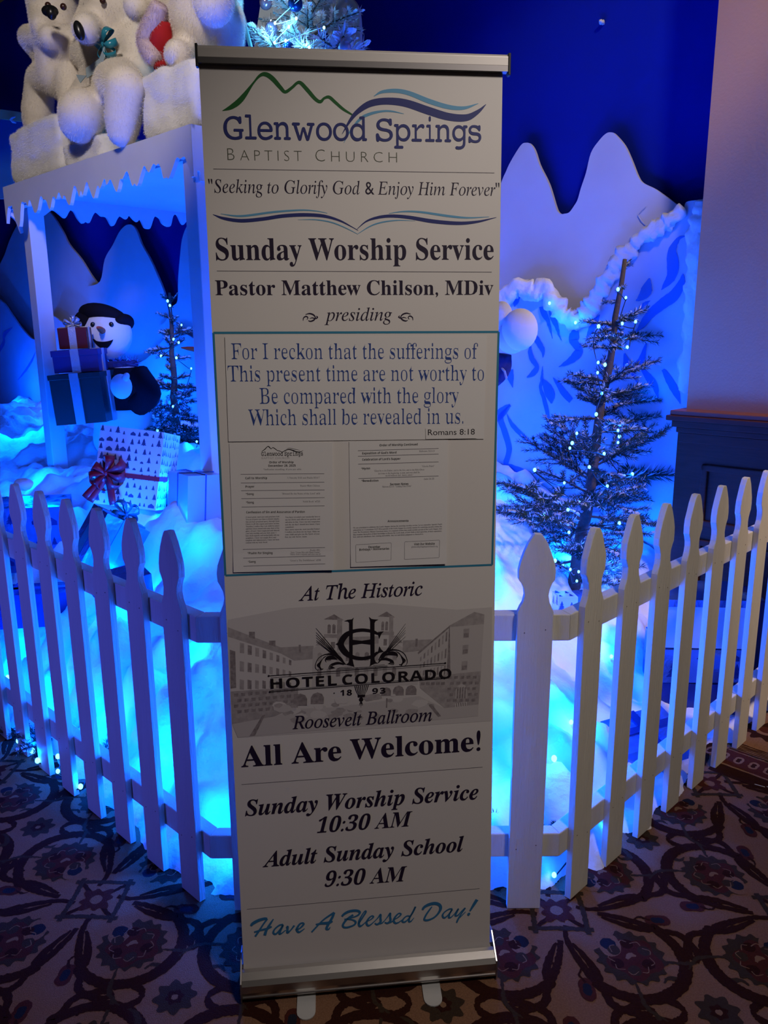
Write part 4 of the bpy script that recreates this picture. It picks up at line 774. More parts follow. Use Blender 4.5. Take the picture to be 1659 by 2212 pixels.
for pts in ([(-0.2061,1.2238,6),(-0.1993,1.2286,10),(-0.193,1.2344,10),(-0.1896,1.2326,12),(-0.1863,1.2294,8),(-0.1827,1.2317,8),(-0.1785,1.2295,10),(-0.1734,1.2256,7),(-0.1683,1.224,9),(-0.1632,1.2211,3)], [(-0.165,1.2196,3),(-0.1596,1.2238,10),(-0.1508,1.2272,12),(-0.1421,1.2252,14),(-0.1335,1.2218,13),(-0.1248,1.222,9),(-0.1198,1.2247,2)], [(-0.1542,1.2293,2),(-0.1472,1.2299,5),(-0.1368,1.2272,6),(-0.1264,1.2248,2)]):
    pstroke(q, [p[:2] for p in pts], [px2m(p[2], a1) for p in pts], 0, LIFTS[ps.name])
build('church_logo', q, 'ink_black', ps)
for s, e in (('Order of Worship', [(-0.1914,1.1989),(-0.1407,1.1982)]), ('December 28, 2025', [(-0.1934,1.1917),(-0.1366,1.191)]), ('Call to Worship', [(-0.2421,1.1668),(-0.1968,1.1661)]), ('Prayer', [(-0.2424,1.1488),(-0.2241,1.1486)]), ('*Song', [(-0.2425,1.1331),(-0.2262,1.133)]), ('*Song', [(-0.2429,1.1151),(-0.2267,1.1149)]), ('Confession of Sin and Assurance of Pardon', [(-0.2433,1.0941),(-0.1204,1.0918)]), ('*Psalm for Singing', [(-0.2441,1.0055),(-0.1916,1.0045)]), ('*Song', [(-0.2443,0.9868),(-0.2281,0.9867)])): tline(s, 'sansb', e, 25, a1, 'ink_black', ps)
SM = dict(off=-0.004)
for s, e in (('*indicates standing, if you are able', [(-0.2039,1.1849),(-0.1251,1.1834)]), ('1 Timothy 3:16 and Psalm 95:6-7', [(-0.1546,1.1657),(-0.0872,1.1646)]), ('Pastor Matt Chilson', [(-0.1283,1.1482),(-0.0873,1.1476)]), ('"Blessed Be the Name of the Lord" #64', [(-0.1676,1.1323),(-0.0872,1.1307)]), ('"Solid Rock" #526', [(-0.1249,1.1144),(-0.0877,1.1138)]), ('Psalm 45C', [(-0.1116,1.0081),(-0.0901,1.0079)]), ('Tune: "Crown Him with Many Crowns"', [(-0.1532,1.0045),(-0.0902,1.0031)]), ('Theme: God is majestic and rules over all', [(-0.1544,1.0003),(-0.0894,0.999)]), ('"Great is Thy Faithfulness" #139', [(-0.1555,0.987),(-0.0894,0.9858)])): tline(s, ('bold', .03), e, 19, a1, 'ink_rule', ps)
for a_, b_ in ([(-0.2515,1.1773),(-0.0773,1.1744)], [(-0.2518,1.1588),(-0.0774,1.1565)], [(-0.2517,1.1426),(-0.0774,1.14)], [(-0.2521,1.1257),(-0.0778,1.1234)], [(-0.2523,1.1078),(-0.0783,1.1057)], [(-0.2537,1.0163),(-0.0795,1.0149)], [(-0.2538,0.9975),(-0.0792,0.9963)], [(-0.254,0.9798),(-0.08,0.9789)]):
    q = MB(); pline(q, a_, b_, px2m(6, a1), 0, LIFTS[ps.name]); build('ruled_line', q, 'ink_rule', ps)
z3 = [(-0.3033,1.279),(-0.1318,1.2757),(-0.312,1.104)]; z3o, z3x, z3y = [np.array(p) for p in z3]; z3x = (z3x - z3o) / 1000; z3y = (z3y - z3o) / 1000
Z3 = lambda X, Y: tuple(z3o + z3x * X + z3y * Y)
def para(lines, x, y, dy, wmax, cap, par, conv, scl, ink='ink_rule', tilt=-0.012):
    q = MB(); mx = max(len(l) for l in lines)
    for i, l in enumerate(lines):
        wd = wmax * (0.93 if len(l) > mx * .85 else len(l) / mx); write(q, l, 'bold', (conv(x, y + i * dy), conv(x + wd, y + i * dy + wd * tilt)), px2m(cap, scl), 0, LIFTS[par.name], -0.002)
    build('lettering', q, ink, par)
para(['O most great, most just and gracious God,', 'You are of purer eyes than to behold iniquity,', 'but you have promised mercy through Jesus', 'Christ to all who repent and believe in him.', 'Therefore I confess that I am sinful by nature', 'and that I have sinned and come short of the', 'glory of God. I have neglected and abused', 'your holy worship and your holy name. I', 'have dealt unjustly and uncharitably with my', 'neighbors. I have not sought first your', 'kingdom and righteousness. I have not been', 'content with my daily bread.'], 400, 1104, 28.6, 440, 16, ps, Z3, a1)
para(['You have revealed your wonderful love to', 'me in Christ and offered me pardon and', 'salvation in him. I have run into temptation', 'and the sin that I should have hated, I have', 'committed.', 'Have mercy upon me, most merciful Father!', 'I confess you alone are my hope. Make me', 'your child and give me the Spirit of your', 'Son, my only Savior. Amen.'], 882, 1110, 30.6, 460, 16, ps, Z3, a1)
a2 = 4.74
for s, e in (('Order of Worship Continued', [(0.0411,1.2294),(0.1224,1.2299)]), ("Exposition of God's Word", [(0.0041,1.2131),(0.0768,1.2135)]), ("Celebration of Lord's Supper", [(0.0039,1.1998),(0.0853,1.2001)]), ('*Hymn', [(0.0015,1.1807),(0.0202,1.181)]), ('*Benediction', [(0.0015,1.1545),(0.0377,1.1543)]), ('Sermon Notes', [(0.0628,1.1456),(0.1022,1.1456)]), ('Announcements', [(0.0564,1.0653),(0.1018,1.0649)]), ('December', [(0.0143,1.0095),(0.0399,1.0092)]), ('Birthdays + Anniversaries', [(-0.0057,1.0042),(0.0592,1.0048)]), ('Visit Our Website', [(0.1139,1.0124),(0.1592,1.0123)])): tline(s, 'sansb', e, 22, a2, 'ink_black', qs)
for s, e in (('Hebrews 12:1-3', [(0.1258,1.2155),(0.1585,1.2156)]), ('"Gloria Patri"', [(0.1309,1.1831),(0.1585,1.1832)]), ('"Glory be to the Father, and to the Son, and to the Holy Ghost,', [(0.0285,1.1758),(0.1371,1.1762)]), ('as it was in the beginning, is now, and ever shall be,', [(0.0376,1.1699),(0.1273,1.1705)]), ('world without end. Amen, amen."', [(0.0529,1.1649),(0.1129,1.1654)]), ('Jude 24-25', [(0.1355,1.1557),(0.1574,1.156)]), ('Hebrews 12:1-3 - "Looking Unto Christ"', [(0.0463,1.1412),(0.1086,1.1414)]), ('glenwoodspringsbaptistchurch.org', [(0.1079,1.0074),(0.1657,1.0068)])): tline(s, ('bold', .03), e, 16, a2, 'ink_rule', qs)
z4 = [(-0.0458,1.274),(0.1616,1.27),(-0.0504,1.0654)]; z4o, z4x, z4y = [np.array(p) for p in z4]; z4x = (z4x - z4o) / 1000; z4y = (z4y - z4o) / 1000
Z4 = lambda X, Y: tuple(z4o + z4x * X + z4y * Y)
para(["We are scheduled to celebrate the Lord's Supper during the morning worship service. Let us remember Apostle Paul's", "admonition in 1 Corinthians 11:27-28 to partake of the Lord's Supper in a worthy manner by examining ourselves before the", "Lord. The Westminster Shorter Catechism states, It is required of them that would worthily partake of the Lord's Supper, that", "they examine themselves of their knowledge to discern the Lord's body, of their faith to feed upon him, of their repentance,", "love, and new obedience; lest, coming unworthily, they eat and drink judgment to themselves."], 158, 1052, 24, 1000, 13, qs, Z4, a2, 'ink_rule', -0.03)
for a_, b_ in ([(-0.0047,1.2212),(0.1674,1.2223)], [(-0.0049,1.2093),(0.1674,1.2103)], [(-0.0048,1.1925),(0.1674,1.1935)], [(-0.0047,1.1618),(0.1674,1.1631)]):
    q = MB(); pline(q, a_, b_, px2m(5, a2), 0, LIFTS[qs.name]); build('ruled_line', q, 'ink_rule', qs)
for bx in ([(190, 1224), (550, 1208), (556, 1214), (556, 1385), (550, 1392), (194, 1412), (187, 1406), (185, 1230)], [(702, 1200), (1060, 1187), (1067, 1193), (1065, 1368), (1060, 1374), (703, 1388), (697, 1382), (696, 1206)]):
    q = MB()
    for i in range(8): pline(q, Z4(*bx[i]), Z4(*bx[(i + 1) % 8]), px2m(3, a2), 0, LIFTS[qs.name])
    build('printed_frame', q, 'ink_rule', qs)

# ============================================================ PICKET FENCE, three joined sections
HALF = [(.044, 0), (.044, .846), (.039, .858), (.0325, .872), (.0295, .889), (.0315, .905), (.038, .92), (.0445, .93), (.0455, .952), (.0425, .972), (.034, .997), (.0235, 1.021), (.014, 1.038), (.0085, 1.0445)]
prof = HALF + [(-x, z) for x, z in HALF[::-1]]
def picket_mesh(seed):
    r_ = random.Random(seed); q = MB(); P2 = [(x + r_.uniform(-.0008, .0008), z + r_.uniform(-.001, .001) if z > 0 else 0) for x, z in prof]
    q.prism([Vector((x, 0, z)) for x, z in P2], [Vector((x, .019, z)) for x, z in P2]); return q
def fence_section(label, loc, ang, xs, rail_x, seed, nails=()):
    f = thing('picket_fence', label, 'fence', loc, (0, 0, ang), 'joined sections of the white picket fence')
    for i, x in enumerate(xs):
        o = build('picket', picket_mesh(seed + i), 'fence_paint', f); o.location = (x, 0, 0.002); o.rotation_euler = (0, R(rnd.uniform(-.25, .25)), 0); bevel(o, .0012, 2)
        nl = MB()
        for z in ((.80, .185)):
            for dx in (-.026, .026): nl.lathe((dx, -.0004, z + rnd.uniform(-.012, .012)), [(.0, .0006), (.0014, .0005), (.0016, 0)], 8, (0, -1, 0))
        n_ = build('nail', nl, 'wood_knot', o)
    for z0, z1 in ((.765, .835), (.147, .217)):
        q = MB(); pts = rail_x; m_ = math.tan(R(22.5)) * .038
        a0 = pts[0] + (m_ if pts[2] else 0); a1_ = pts[1] - (m_ if pts[3] else 0)
        fr_ = [(pts[0], .019), (pts[1], .019), (a1_, .057), (a0, .057)]
        q.prism([Vector((x, y, z0)) for x, y in fr_][::-1], [Vector((x, y, z1)) for x, y in fr_][::-1]); bevel(build('rail', q, 'fence_paint', f), .0025)
    return f
ANR, ANL = R(44.5), R(136.6 - 180)
fence_section('white picket fence run on the right, receding to the salmon wall', (0.504, 1.865, 0), ANR, [.044 + .1875 * k for k in range(10)], (-.038, 1.86, 1, 0), 1)
fence_section('short white picket fence section hidden in part behind the banner', (0.0, 1.833, 0), 0, [-.367, -.184, 0.0, .184, .370], (-.4715, .4636, 1, 1), 31)
fence_section('white picket fence run on the left, in blue light', (-0.512, 1.864, 0), ANL, [-.044 - .1855 * k for k in range(14)], (-2.6, .038, 0, 1), 51)

# ============================================================ COTTON SNOW inside the fence
def sm(x, a, b): t = min(1, max(0, (x - a) / (b - a))); return t * t * (3 - 2 * t)
def snow_h(a, b):
    p = ab(a, b); s = min(a - .985, b - .955, (p.y - 1.862) * 1.0)
    n1 = noise.noise((a * 2.2, b * 2.2, 1.3)); n2 = noise.noise((a * 5.5, b * 5.5, 4.1)); n3 = noise.noise((a * 13, b * 13, 2.2)); n4 = noise.noise((a * 30, b * 30, 8.2))
    s += -.035 + .07 * n2 + .04 * n3
    left = sm(b, 1.75, 2.65)
    right = .30 - .22 * sm(a, 2.25, 2.7) * (1 - sm(b, 1.35, 1.75)) + .14 * sm(a, 3.2, 3.7)
    top = right * (1 - left) + .80 * left
    top -= .06 * left * sm(a, 2.4, 3.6)
    if s <= 0: return max(-.06, s * .8 - .012)
    ramp = 1 - math.exp(-(s / (.30 + .16 * left)) ** 1.15)
    return top * ramp * (1 + .16 * n1 + .05 * n2) + (.055 * n2 + .03 * n3 + .010 * n4 + .02 * abs(n2)) * min(1, s / .1)
q = MB(); da = .021; A0, A1, B0_, B1_ = .86, 3.70, .86, 9.4; na, nb = int((A1 - A0) / da), int((B1_ - B0_) / da); Hh = np.zeros((na + 1, nb + 1)); idx = {}
for i in range(na + 1):
    for j in range(nb + 1): Hh[i, j] = snow_h(A0 + i * da, B0_ + j * da) if (j * da < 5.2 or i * da > .9) and not (B0_ + j * da < 1.57 and A0 + i * da > 3.44) else -.05
def sv(i, j):
    if (i, j) not in idx:
        a, b = A0 + i * da, B0_ + j * da; idx[(i, j)] = len(q.v); jx, jy = .008 * noise.noise((a * 20, b * 20, 0)), .008 * noise.noise((a * 20, b * 20, 5))
        q.v.append(tuple(ab(a + jx, b + jy, Hh[i, j] + .012)))
    return idx[(i, j)]
for i in range(na):
    for j in range(nb):
        if max(Hh[i, j], Hh[i + 1, j], Hh[i, j + 1], Hh[i + 1, j + 1]) > -.012:
            if snow_h.__name__ and (A0 + i * da > 1.0 or True): q.f.append((sv(i, j), sv(i + 1, j), sv(i + 1, j + 1), sv(i, j + 1))); q.m.append(0)
snow = build('cotton_snow', q, 'cotton', smooth=True)
tag(snow, 'billowing white cotton snow glowing blue behind the picket fence', 'snow', kind='stuff')
def on_snow(a, b, dz=0.0): return ab(a, b, max(0.0, snow_h(a, b) + .012) + dz)

# ============================================================ SNOW BOOTH: posts, roof and icicle trim
booth = thing('snow_booth', 'white wooden booth with jagged icicle trim and plush bears on its roof', 'booth', ab(1.9, 2.935))
IBo = inv(booth); BR, BL, ZT = 2.935, 4.895, 2.338
def bpart(name, mb, m_='white_board'):
    mb.v = [tuple(IBo @ Vector(p)) for p in mb.v]; return build(name, mb, m_, booth)
fz = [(-0.7764,3.4268,2.1404),(-0.7836,3.4339,2.1744),(-0.796,3.4461,2.2064),(-0.8063,3.4562,2.2245),(-0.8287,3.4782,2.2201),(-0.8468,3.496,2.2285),(-0.8766,3.5253,2.186),(-0.8969,3.5452,2.1579),(-0.9097,3.5578,2.1645),(-0.9277,3.5755,2.1647),(-0.9376,3.5852,2.2037),(-0.9491,3.5965,2.2257),(-0.9651,3.6123,2.2214),(-0.9809,3.6278,2.2307),(-1.0072,3.6536,2.2031),(-1.0204,3.6666,2.2131),(-1.0354,3.6814,2.2337),(-1.0601,3.7056,2.2014),(-1.0861,3.7312,2.1608),(-1.1026,3.7474,2.1734),(-1.1155,3.76,2.1658),(-1.1262,3.7705,2.1874),(-1.1442,3.7883,2.2332),(-1.1752,3.8187,2.206),(-1.1929,3.8361,2.2058),(-1.2198,3.8625,2.1581),(-1.2408,3.8832,2.1873),(-1.2584,3.9005,2.2189),(-1.2861,3.9277,2.1985),(-1.2977,3.9391,2.2279),(-1.3339,3.9747,2.1909),(-1.3487,3.9892,2.2072),(-1.3671,4.0073,2.181),(-1.3868,4.0267,2.1547),(-1.4105,4.0499,2.2024),(-1.4279,4.0671,2.2372),(-1.4632,4.1018,2.1825),(-1.4755,4.1138,2.2061),(-1.4915,4.1296,2.1799),(-1.5047,4.1425,2.2146),(-1.5225,4.16,2.2357),(-1.5472,4.1843,2.1961),(-1.5701,4.2068,2.154),(-1.5894,4.2257,2.1696),(-1.6068,4.2429,2.2057),(-1.6249,4.2607,2.19),(-1.6361,4.2717,2.2015),(-1.6518,4.287,2.2265),(-1.6763,4.3112,2.198),(-1.6941,4.3286,2.2122),(-1.7085,4.3428,2.2069),(-1.7402,4.374,2.1565),(-1.7639,4.3972,2.2041),(-1.7898,4.4227,2.2159),(-1.8109,4.4434,2.2324),(-1.8479,4.4798,2.1698),(-1.8759,4.5073,2.1603),(-1.8942,4.5253,2.1965),(-1.9126,4.5433,2.2327),(-1.9333,4.5637,2.2023),(-1.9486,4.5787,2.2247),(-1.9596,4.5896,2.2224),(-1.9707,4.6005,2.2281),(-1.9946,4.6239,2.2237),(-2.0326,4.6613,2.1099),(-2.0708,4.6988,2.1564),(-2.0844,4.7122,2.2232),(-2.1047,4.7321,2.2262),(-2.1297,4.7567,2.2232),(-2.1665,4.7929,2.1422)]
fr_ = [Vector(p) for p in fz]; fr_[0] = ab(1.9, BR, fr_[0].z); fr_[-1] = ab(1.9, BL, fr_[-1].z)
outl = [ab(1.9, BL, ZT), ab(1.9, BR, ZT)] + fr_
def smooth_poly(pts, n=3): return [Vector(p) for p in smooth_path([tuple(p) for p in pts], n)]
outl = [ab(1.9, BL, ZT), ab(1.9, BR, ZT)] + smooth_poly(fr_, 3)
q = MB(); q.prism(outl[::-1], [p + E1 * .018 for p in outl[::-1]]); bpart('icicle_trim', q)
gz = [(-2.1712,4.7744,2.167),(-2.1585,4.7873,2.1346),(-2.1391,4.8071,2.1881),(-2.123,4.8234,2.156),(-2.1091,4.8375,2.0931),(-2.0885,4.8585,2.1171),(-2.0707,4.8766,2.1017),(-2.0501,4.8976,2.1215),(-2.0294,4.9187,2.1851),(-2.0053,4.9432,2.2056),(-1.977,4.972,2.2357),(-1.9605,4.9887,2.2362),(-1.9419,5.0077,2.2184),(-1.9197,5.0303,2.2008),(-1.8962,5.0542,2.2467),(-1.8794,5.0713,2.2445),(-1.8649,5.0861,2.206),(-1.8459,5.1054,2.1794),(-1.8276,5.124,2.1926),(-1.814,5.1379,2.187),(-1.793,5.1593,2.238),(-1.7777,5.1747,2.2538),(-1.7576,5.1952,2.2335),(-1.7396,5.2135,2.2331),(-1.7294,5.224,2.2233),(-1.7136,5.24,2.1834),(-1.6985,5.2553,2.1899),(-1.6813,5.2729,2.2294),(-1.6655,5.289,2.2455),(-1.6402,5.3147,2.2299),(-1.6236,5.3316,2.2557),(-1.6059,5.3497,2.2343),(-1.5875,5.3683,2.2204),(-1.571,5.3851,2.2387),(-1.5543,5.4021,2.1928),(-1.5391,5.4176,2.1849),(-1.523,5.434,2.1916),(-1.5037,5.4536,2.252),(-1.4909,5.4666,2.2682),(-1.4716,5.4863,2.2561),(-1.4611,5.497,2.2282),(-1.4377,5.5208,2.2114),(-1.4168,5.542,2.2188),(-1.4012,5.5579,2.2799),(-1.3799,5.5796,2.2925),(-1.3615,5.5983,2.2453),(-1.3496,5.6104,2.2318),(-1.3362,5.6241,2.2484),(-1.3183,5.6422,2.2657),(-1.2984,5.6625,2.238),(-1.2748,5.6866,2.2812),(-1.251,5.7107,2.2335)]
gz = [Vector(p) for p in gz]; gz = [p for p in gz if 1.92 < to_ab(p)[0] < 3.66]
gz[0] = ab(1.92, BL, gz[0].z); gz[-1] = ab(3.66, BL, gz[-1].z)
outl = smooth_poly(gz, 3) + [ab(3.66, BL, ZT), ab(1.92, BL, ZT)]
q = MB(); q.prism(outl[::-1], [p - E2 * .018 for p in outl[::-1]]); bpart('icicle_trim', q)
rj = random.Random(5); rz = [ab(1.9, BR, 2.10)]; a_ = 1.93
for z in [(-0.771,3.4029,2.1361),(-0.7564,3.4177,2.1416),(-0.7492,3.4251,2.1636),(-0.74,3.4344,2.1623),(-0.7359,3.4386,2.1393),(-0.7301,3.4444,2.1283)]: rz.append(Vector(z))
a_ = to_ab(rz[-1])[0]
while a_ < 3.5:
    a_ += rj.uniform(.03, .07); rz.append(ab(a_, BR, rj.uniform(2.02, 2.2)))
rz = [rz[0]] + [p for p in rz[1:] if to_ab(p)[0] > 1.905]; rz[0] = ab(1.9, BR, rz[1].z); rz.append(ab(3.66, BR, 2.15))
outl = smooth_poly(rz, 3) + [ab(3.66, BR, ZT), ab(1.9, BR, ZT)]
q = MB(); q.prism(outl, [p + E2 * .018 for p in outl]); bpart('icicle_trim', q)
q = MB(); ab_box(q, 1.92, 3.66, BR + .018, BL - .018, ZT - .03, ZT - .004); bpart('roof_panel', q)
q = MB()
ab_box(q, 1.92, 1.96, BR + .02, BL - .02, ZT - .12, ZT - .03); ab_box(q, 3.62, 3.66, BR + .02, BL - .02, ZT - .12, ZT - .03); bpart('roof_frame', q)
pl_ = to_ab([(-2.0366,4.8472,1.5799)][0])[0]
for (a, b) in ((1.921, BR + .0185), (3.56, BR + .0185), (pl_ - .05, BL - .115), (3.56, BL - .115)):
    q = MB(); ab_box(q, a, a + .092, b, b + .092, max(0, snow_h(a, b) - .10), ZT - .03); o = bpart('post', q); bevel(o, .004)

# ============================================================ PLUSH: fur blocks and polar bears
def fur(o, name, n, ln, wd, m_, droop=0.35, seed=0, parent=None):
    me = o.data; me.calc_loop_triangles(); nv = len(me.vertices); co = np.empty(nv * 3); me.vertices.foreach_get('co', co); co = co.reshape(-1, 3)
    tri = np.array([t.vertices[:] for t in me.loop_triangles]); A, B_, C_ = co[tri[:, 0]], co[tri[:, 1]], co[tri[:, 2]]; nr = np.cross(B_ - A, C_ - A); ar = np.linalg.norm(nr, axis=1); ar[ar < 1e-12] = 1e-12
    g = np.random.default_rng(seed); k = g.choice(len(tri), n, p=ar / ar.sum()); u, v = g.random(n), g.random(n); f = u + v > 1; u[f], v[f] = 1 - u[f], 1 - v[f]
    P = A[k] + (B_[k] - A[k]) * u[:, None] + (C_[k] - A[k]) * v[:, None]; N = nr[k] / ar[k][:, None]
    D = N + g.normal(0, .45, (n, 3)); D[:, 2] -= droop; D /= np.linalg.norm(D, axis=1)[:, None]
    L = ln * g.uniform(.5, 1.25, n)[:, None]; S = np.cross(D, g.normal(0, 1, (n, 3))); S /= np.linalg.norm(S, axis=1)[:, None]; bend = np.array([0, 0, -1.0]) * droop * .5
    V = np.stack([P - S * wd - N * .002, P + S * wd - N * .002, P + D * L * .55 + S * wd * .6, P + D * L * .55 - S * wd * .6, P + D * L + bend * L], 1).reshape(-1, 3)
    m2 = bpy.data.meshes.new(name); m2.vertices.add(len(V)); m2.vertices.foreach_set('co', V.ravel())
    base = np.arange(n)[:, None] * 5; lp = np.concatenate([base + 0, base + 1, base + 2, base + 3, base + 3, base + 2, base + 4], 1).ravel(); m2.loops.add(len(lp)); m2.loops.foreach_set('vertex_index', lp)
    m2.polygons.add(2 * n); st = (np.arange(n)[:, None] * 7 + np.array([0, 4])).ravel(); m2.polygons.foreach_set('loop_start', st)
    m2.update(calc_edges=True); m2.validate(); m2.materials.append(M[m_]); f_ = bpy.data.objects.new(name, m2); COL.objects.link(f_); f_.parent = parent or o; return f_
def fluffy_block(label, a0, a1, b0, b1, z0, z1, seed):
    t = thing('fur_block', label, 'pedestal', ab((a0 + a1) / 2, (b0 + b1) / 2, z0), (0, 0, PH), 'fur-covered blocks on the booth roof')
    q = MB(); n = 14; d = (a1 - a0, b1 - b0, z1 - z0); bm = bmesh.new(); bmesh.ops.create_cube(bm, size=1); bmesh.ops.subdivide_edges(bm, edges=bm.edges[:], cuts=n, use_grid_fill=True)
    me = bpy.data.meshes.new('block')
    for v in bm.verts:
        p = v.co; s_ = (abs(p.x * 2) ** 10 + abs(p.y * 2) ** 10 + abs(p.z * 2) ** 10) ** .1; p = p / s_; l = Vector((p.x * d[0], p.y * d[1], (p.z + .5) * d[2])); nn = noise.noise((l.x * 9 + seed, l.y * 9, l.z * 9)) + .5 * noise.noise((l.x * 22, l.y * 22 + seed, l.z * 22))
        hs = .03 * nn; l += Vector((p.x, p.y, p.z * .6)) * hs; l.z = max(0.004, l.z); v.co = l
    bm.to_mesh(me); bm.free(); me.materials.append(M['fur_white']); o = bpy.data.objects.new('block', me); COL.objects.link(o); o.parent = t
    for p in me.polygons: p.use_smooth = True
    fur(o, 'pile', 26000, .010, .0004, 'fur_white', .3, seed, o); return t
e_ = [to_ab(p) + (p[2],) for p in [(-2.1057,4.7752,2.6215),(-1.6447,4.3221,2.5484),(-2.0998,4.7694,2.3509),(-1.0483,3.7361,2.6048),(-0.7248,3.4182,2.6059),(-1.6418,4.3193,2.4479),(-1.0591,3.7467,2.479)]]
ZB = ZT
fluffy_block('white fur block at the outer left end of the booth roof', 1.93, 2.23, e_[1][1], e_[0][1], ZB, e_[0][2], 1)
fluffy_block('white fur block under the bowing bear, middle of the booth roof', 1.93, 2.23, e_[1][1] - .44, e_[1][1] - .03, ZB, e_[5][2], 2)
fluffy_block('white fur block nearest the banner on the booth roof corner', 1.93, 2.25, 2.95, e_[3][1], ZB, e_[3][2], 3)
def plush(label, base, caps, seed, nfur, vox=.014):
    t = thing('polar_bear', label, 'plush bear', base, (0, 0, 0), 'plush polar bears on the booth roof'); base = Vector(base); q = MB()
    for c in caps:
        n = max(1, len(c) - 1)
        if len(c) == 1: q.ball(Vector(c[0][:3]) - base, c[0][3], 18, 12)
        for i in range(len(c) - 1):
            p0, p1 = Vector(c[i][:3]), Vector(c[i + 1][:3]); st = max(2, int((p1 - p0).length / .03))
            for k in range(st + 1): q.ball(p0.lerp(p1, k / st) - base, c[i][3] * (1 - k / st) + c[i + 1][3] * k / st, 16, 10)
    o = build('body', q, 'fur', t, smooth=True)
    md = o.modifiers.new('r', 'REMESH'); md.mode = 'VOXEL'; md.voxel_size = vox; md = o.modifiers.new('s', 'SMOOTH'); md.iterations = 6; md.factor = .5
    resolve(o); o.data.polygons.foreach_set('use_smooth', [True] * len(o.data.polygons))
    fur(o, 'fur', int(nfur * 2.6), .009, .0004, "fur", .4, seed, o); return t, base
def on(a_, off, p): return Vector(p[:3]) + (Vector((0, 0, 1.526)) - Vector(p[:3])).normalized() * off
def feature(t, base, name, m_, c, r, rot=None):
    q = MB(); q.ball(Vector(c) - base, r, 18, 12, rot); return build(name, q, m_, t, smooth=True)
# leftmost bear, a paw held to its muzzle
c_ = [(-1.7213,4.6358,3.2216,0.1363),(-1.8581,4.7702,3.1588,0.068),(-1.8878,4.7994,3.4006,0.0501),(-1.5392,4.4568,3.2656,0.0465),(-1.7192,4.6337,2.9898,0.1182),(-1.7189,4.6334,2.8664,0.1141),(-1.6194,4.5357,2.9911,0.0915),(-1.9521,4.8626,3.1283,0.067),(-1.8226,4.7353,2.995,0.0655),(-1.7173,4.6318,2.9267,0.0593),(-1.8435,4.7558,3.1199,0.0604),(-1.8308,4.7434,3.1428,0.0526),(-1.899,4.8104,2.9066,0.0747),(-1.9446,4.8552,2.7525,0.0865),(-1.9625,4.8729,2.7037,0.0791),(-1.6438,4.5597,2.8337,0.0781),(-1.6317,4.5478,2.7074,0.0735),(-1.771,4.6846,3.1956,0.0986)]
fwd_ = [(-1.7349,4.4949,3.0581,0.0617),(-1.6821,4.443,2.9936,0.0565),(-1.7087,4.4692,3.0237,0.0544),(-1.7225,4.4827,3.0368,0.0522)]
t1, b1 = plush('plush polar bear with a paw to its mouth, standing on the outer left fur block', ab(2.08, e_[0][1] - .15, e_[0][2]), [[c_[0]], [c_[17], fwd_[0]], [c_[2]], [c_[3]], [c_[4], c_[5]], [c_[6], c_[4]], [c_[7], c_[8], c_[9]], [c_[7], fwd_[1]], [c_[12], c_[13], c_[14]], [c_[15], c_[16]], [c_[5], c_[12]], [c_[4], c_[0]]], 1, 26000)
n_ = [(-1.5879,4.2242,3.0335,0.0289),(-1.5786,4.2151,3.0222,0.0266),(-1.6292,4.2648,3.0782,0.0134),(-1.5149,4.1526,3.0311,0.0131)]
q = MB(); q.ball(Vector(n_[0][:3]) - b1, (.040, .03, .026), 16, 10); q.ball(Vector(n_[1][:3]) - b1, (.024, .025, .03), 14, 8); build('nose', q, 'black_gloss', t1, smooth=True)
for e in n_[2:]:
    feature(t1, b1, 'eye', 'brown_gloss', Vector(e[:3]) + E1 * .02, .015)
# middle bear bowing, muzzle to the left, one big foot over the trim
c_ = [(-1.2551,4.2337,3.0627,0.1646),(-1.4567,4.4318,3.0477,0.0842),(-1.3847,4.3611,3.2637,0.0545),(-1.0414,4.0238,3.1205,0.0503),(-1.3574,4.3342,2.8624,0.1339),(-1.3269,4.3043,2.7486,0.1292),(-1.5885,4.5614,2.962,0.0655),(-1.6718,4.6432,2.8802,0.0745),(-1.6992,4.6701,2.8083,0.0602),(-1.1661,4.1462,2.8892,0.0703),(-1.1496,4.1301,2.7526,0.0662),(-1.1625,4.1427,2.6919,0.0622),(-1.4132,4.3891,2.7838,0.1034),(-1.5767,4.5498,2.6738,0.113),(-1.2524,4.2311,2.6964,0.0999),(-1.2845,4.2626,2.5365,0.0878),(-1.3162,4.2938,2.4405,0.0773)]
f_ = [(-1.4149,4.0543,2.5368,0.1095),(-1.4396,4.0785,2.5105,0.0994),(-1.3393,3.98,2.8738,0.0631),(-1.3561,3.9965,2.8719,0.055),(-1.112,3.7566,2.5652,0.0887),(-1.1423,3.7864,2.4576,0.0819),(-1.1552,3.799,2.4001,0.0681)]
t2, b2 = plush('plush polar bear bowing its head to the left, teal bow at its neck', ab(2.1, e_[1][1] - .28, e_[5][2]), [[c_[0]], [c_[0], c_[1], f_[2]], [f_[2], f_[3]], [c_[2]], [c_[3]], [c_[4], c_[5]], [c_[4], c_[0]], [c_[4], c_[6], c_[7], c_[8]], [c_[4], c_[9], c_[10], c_[11]], [c_[5], c_[12], c_[13], f_[0]], [f_[0], f_[1]], [c_[5], f_[4], f_[5], f_[6]]], 2, 34000)
n_ = [(-1.3369,3.8795,2.8326,0.0267)]
feature(t2, b2, 'nose', 'black_gloss', n_[0][:3], (.022, .022, .041), Euler((0, -.25, 0)).to_matrix())
for e in ([(-1.3958,4.1757,3.0426,0.0154),(-1.2795,4.0614,3.0159,0.0149)]): feature(t2, b2, 'eye', 'brown_gloss', e[:3], .014)
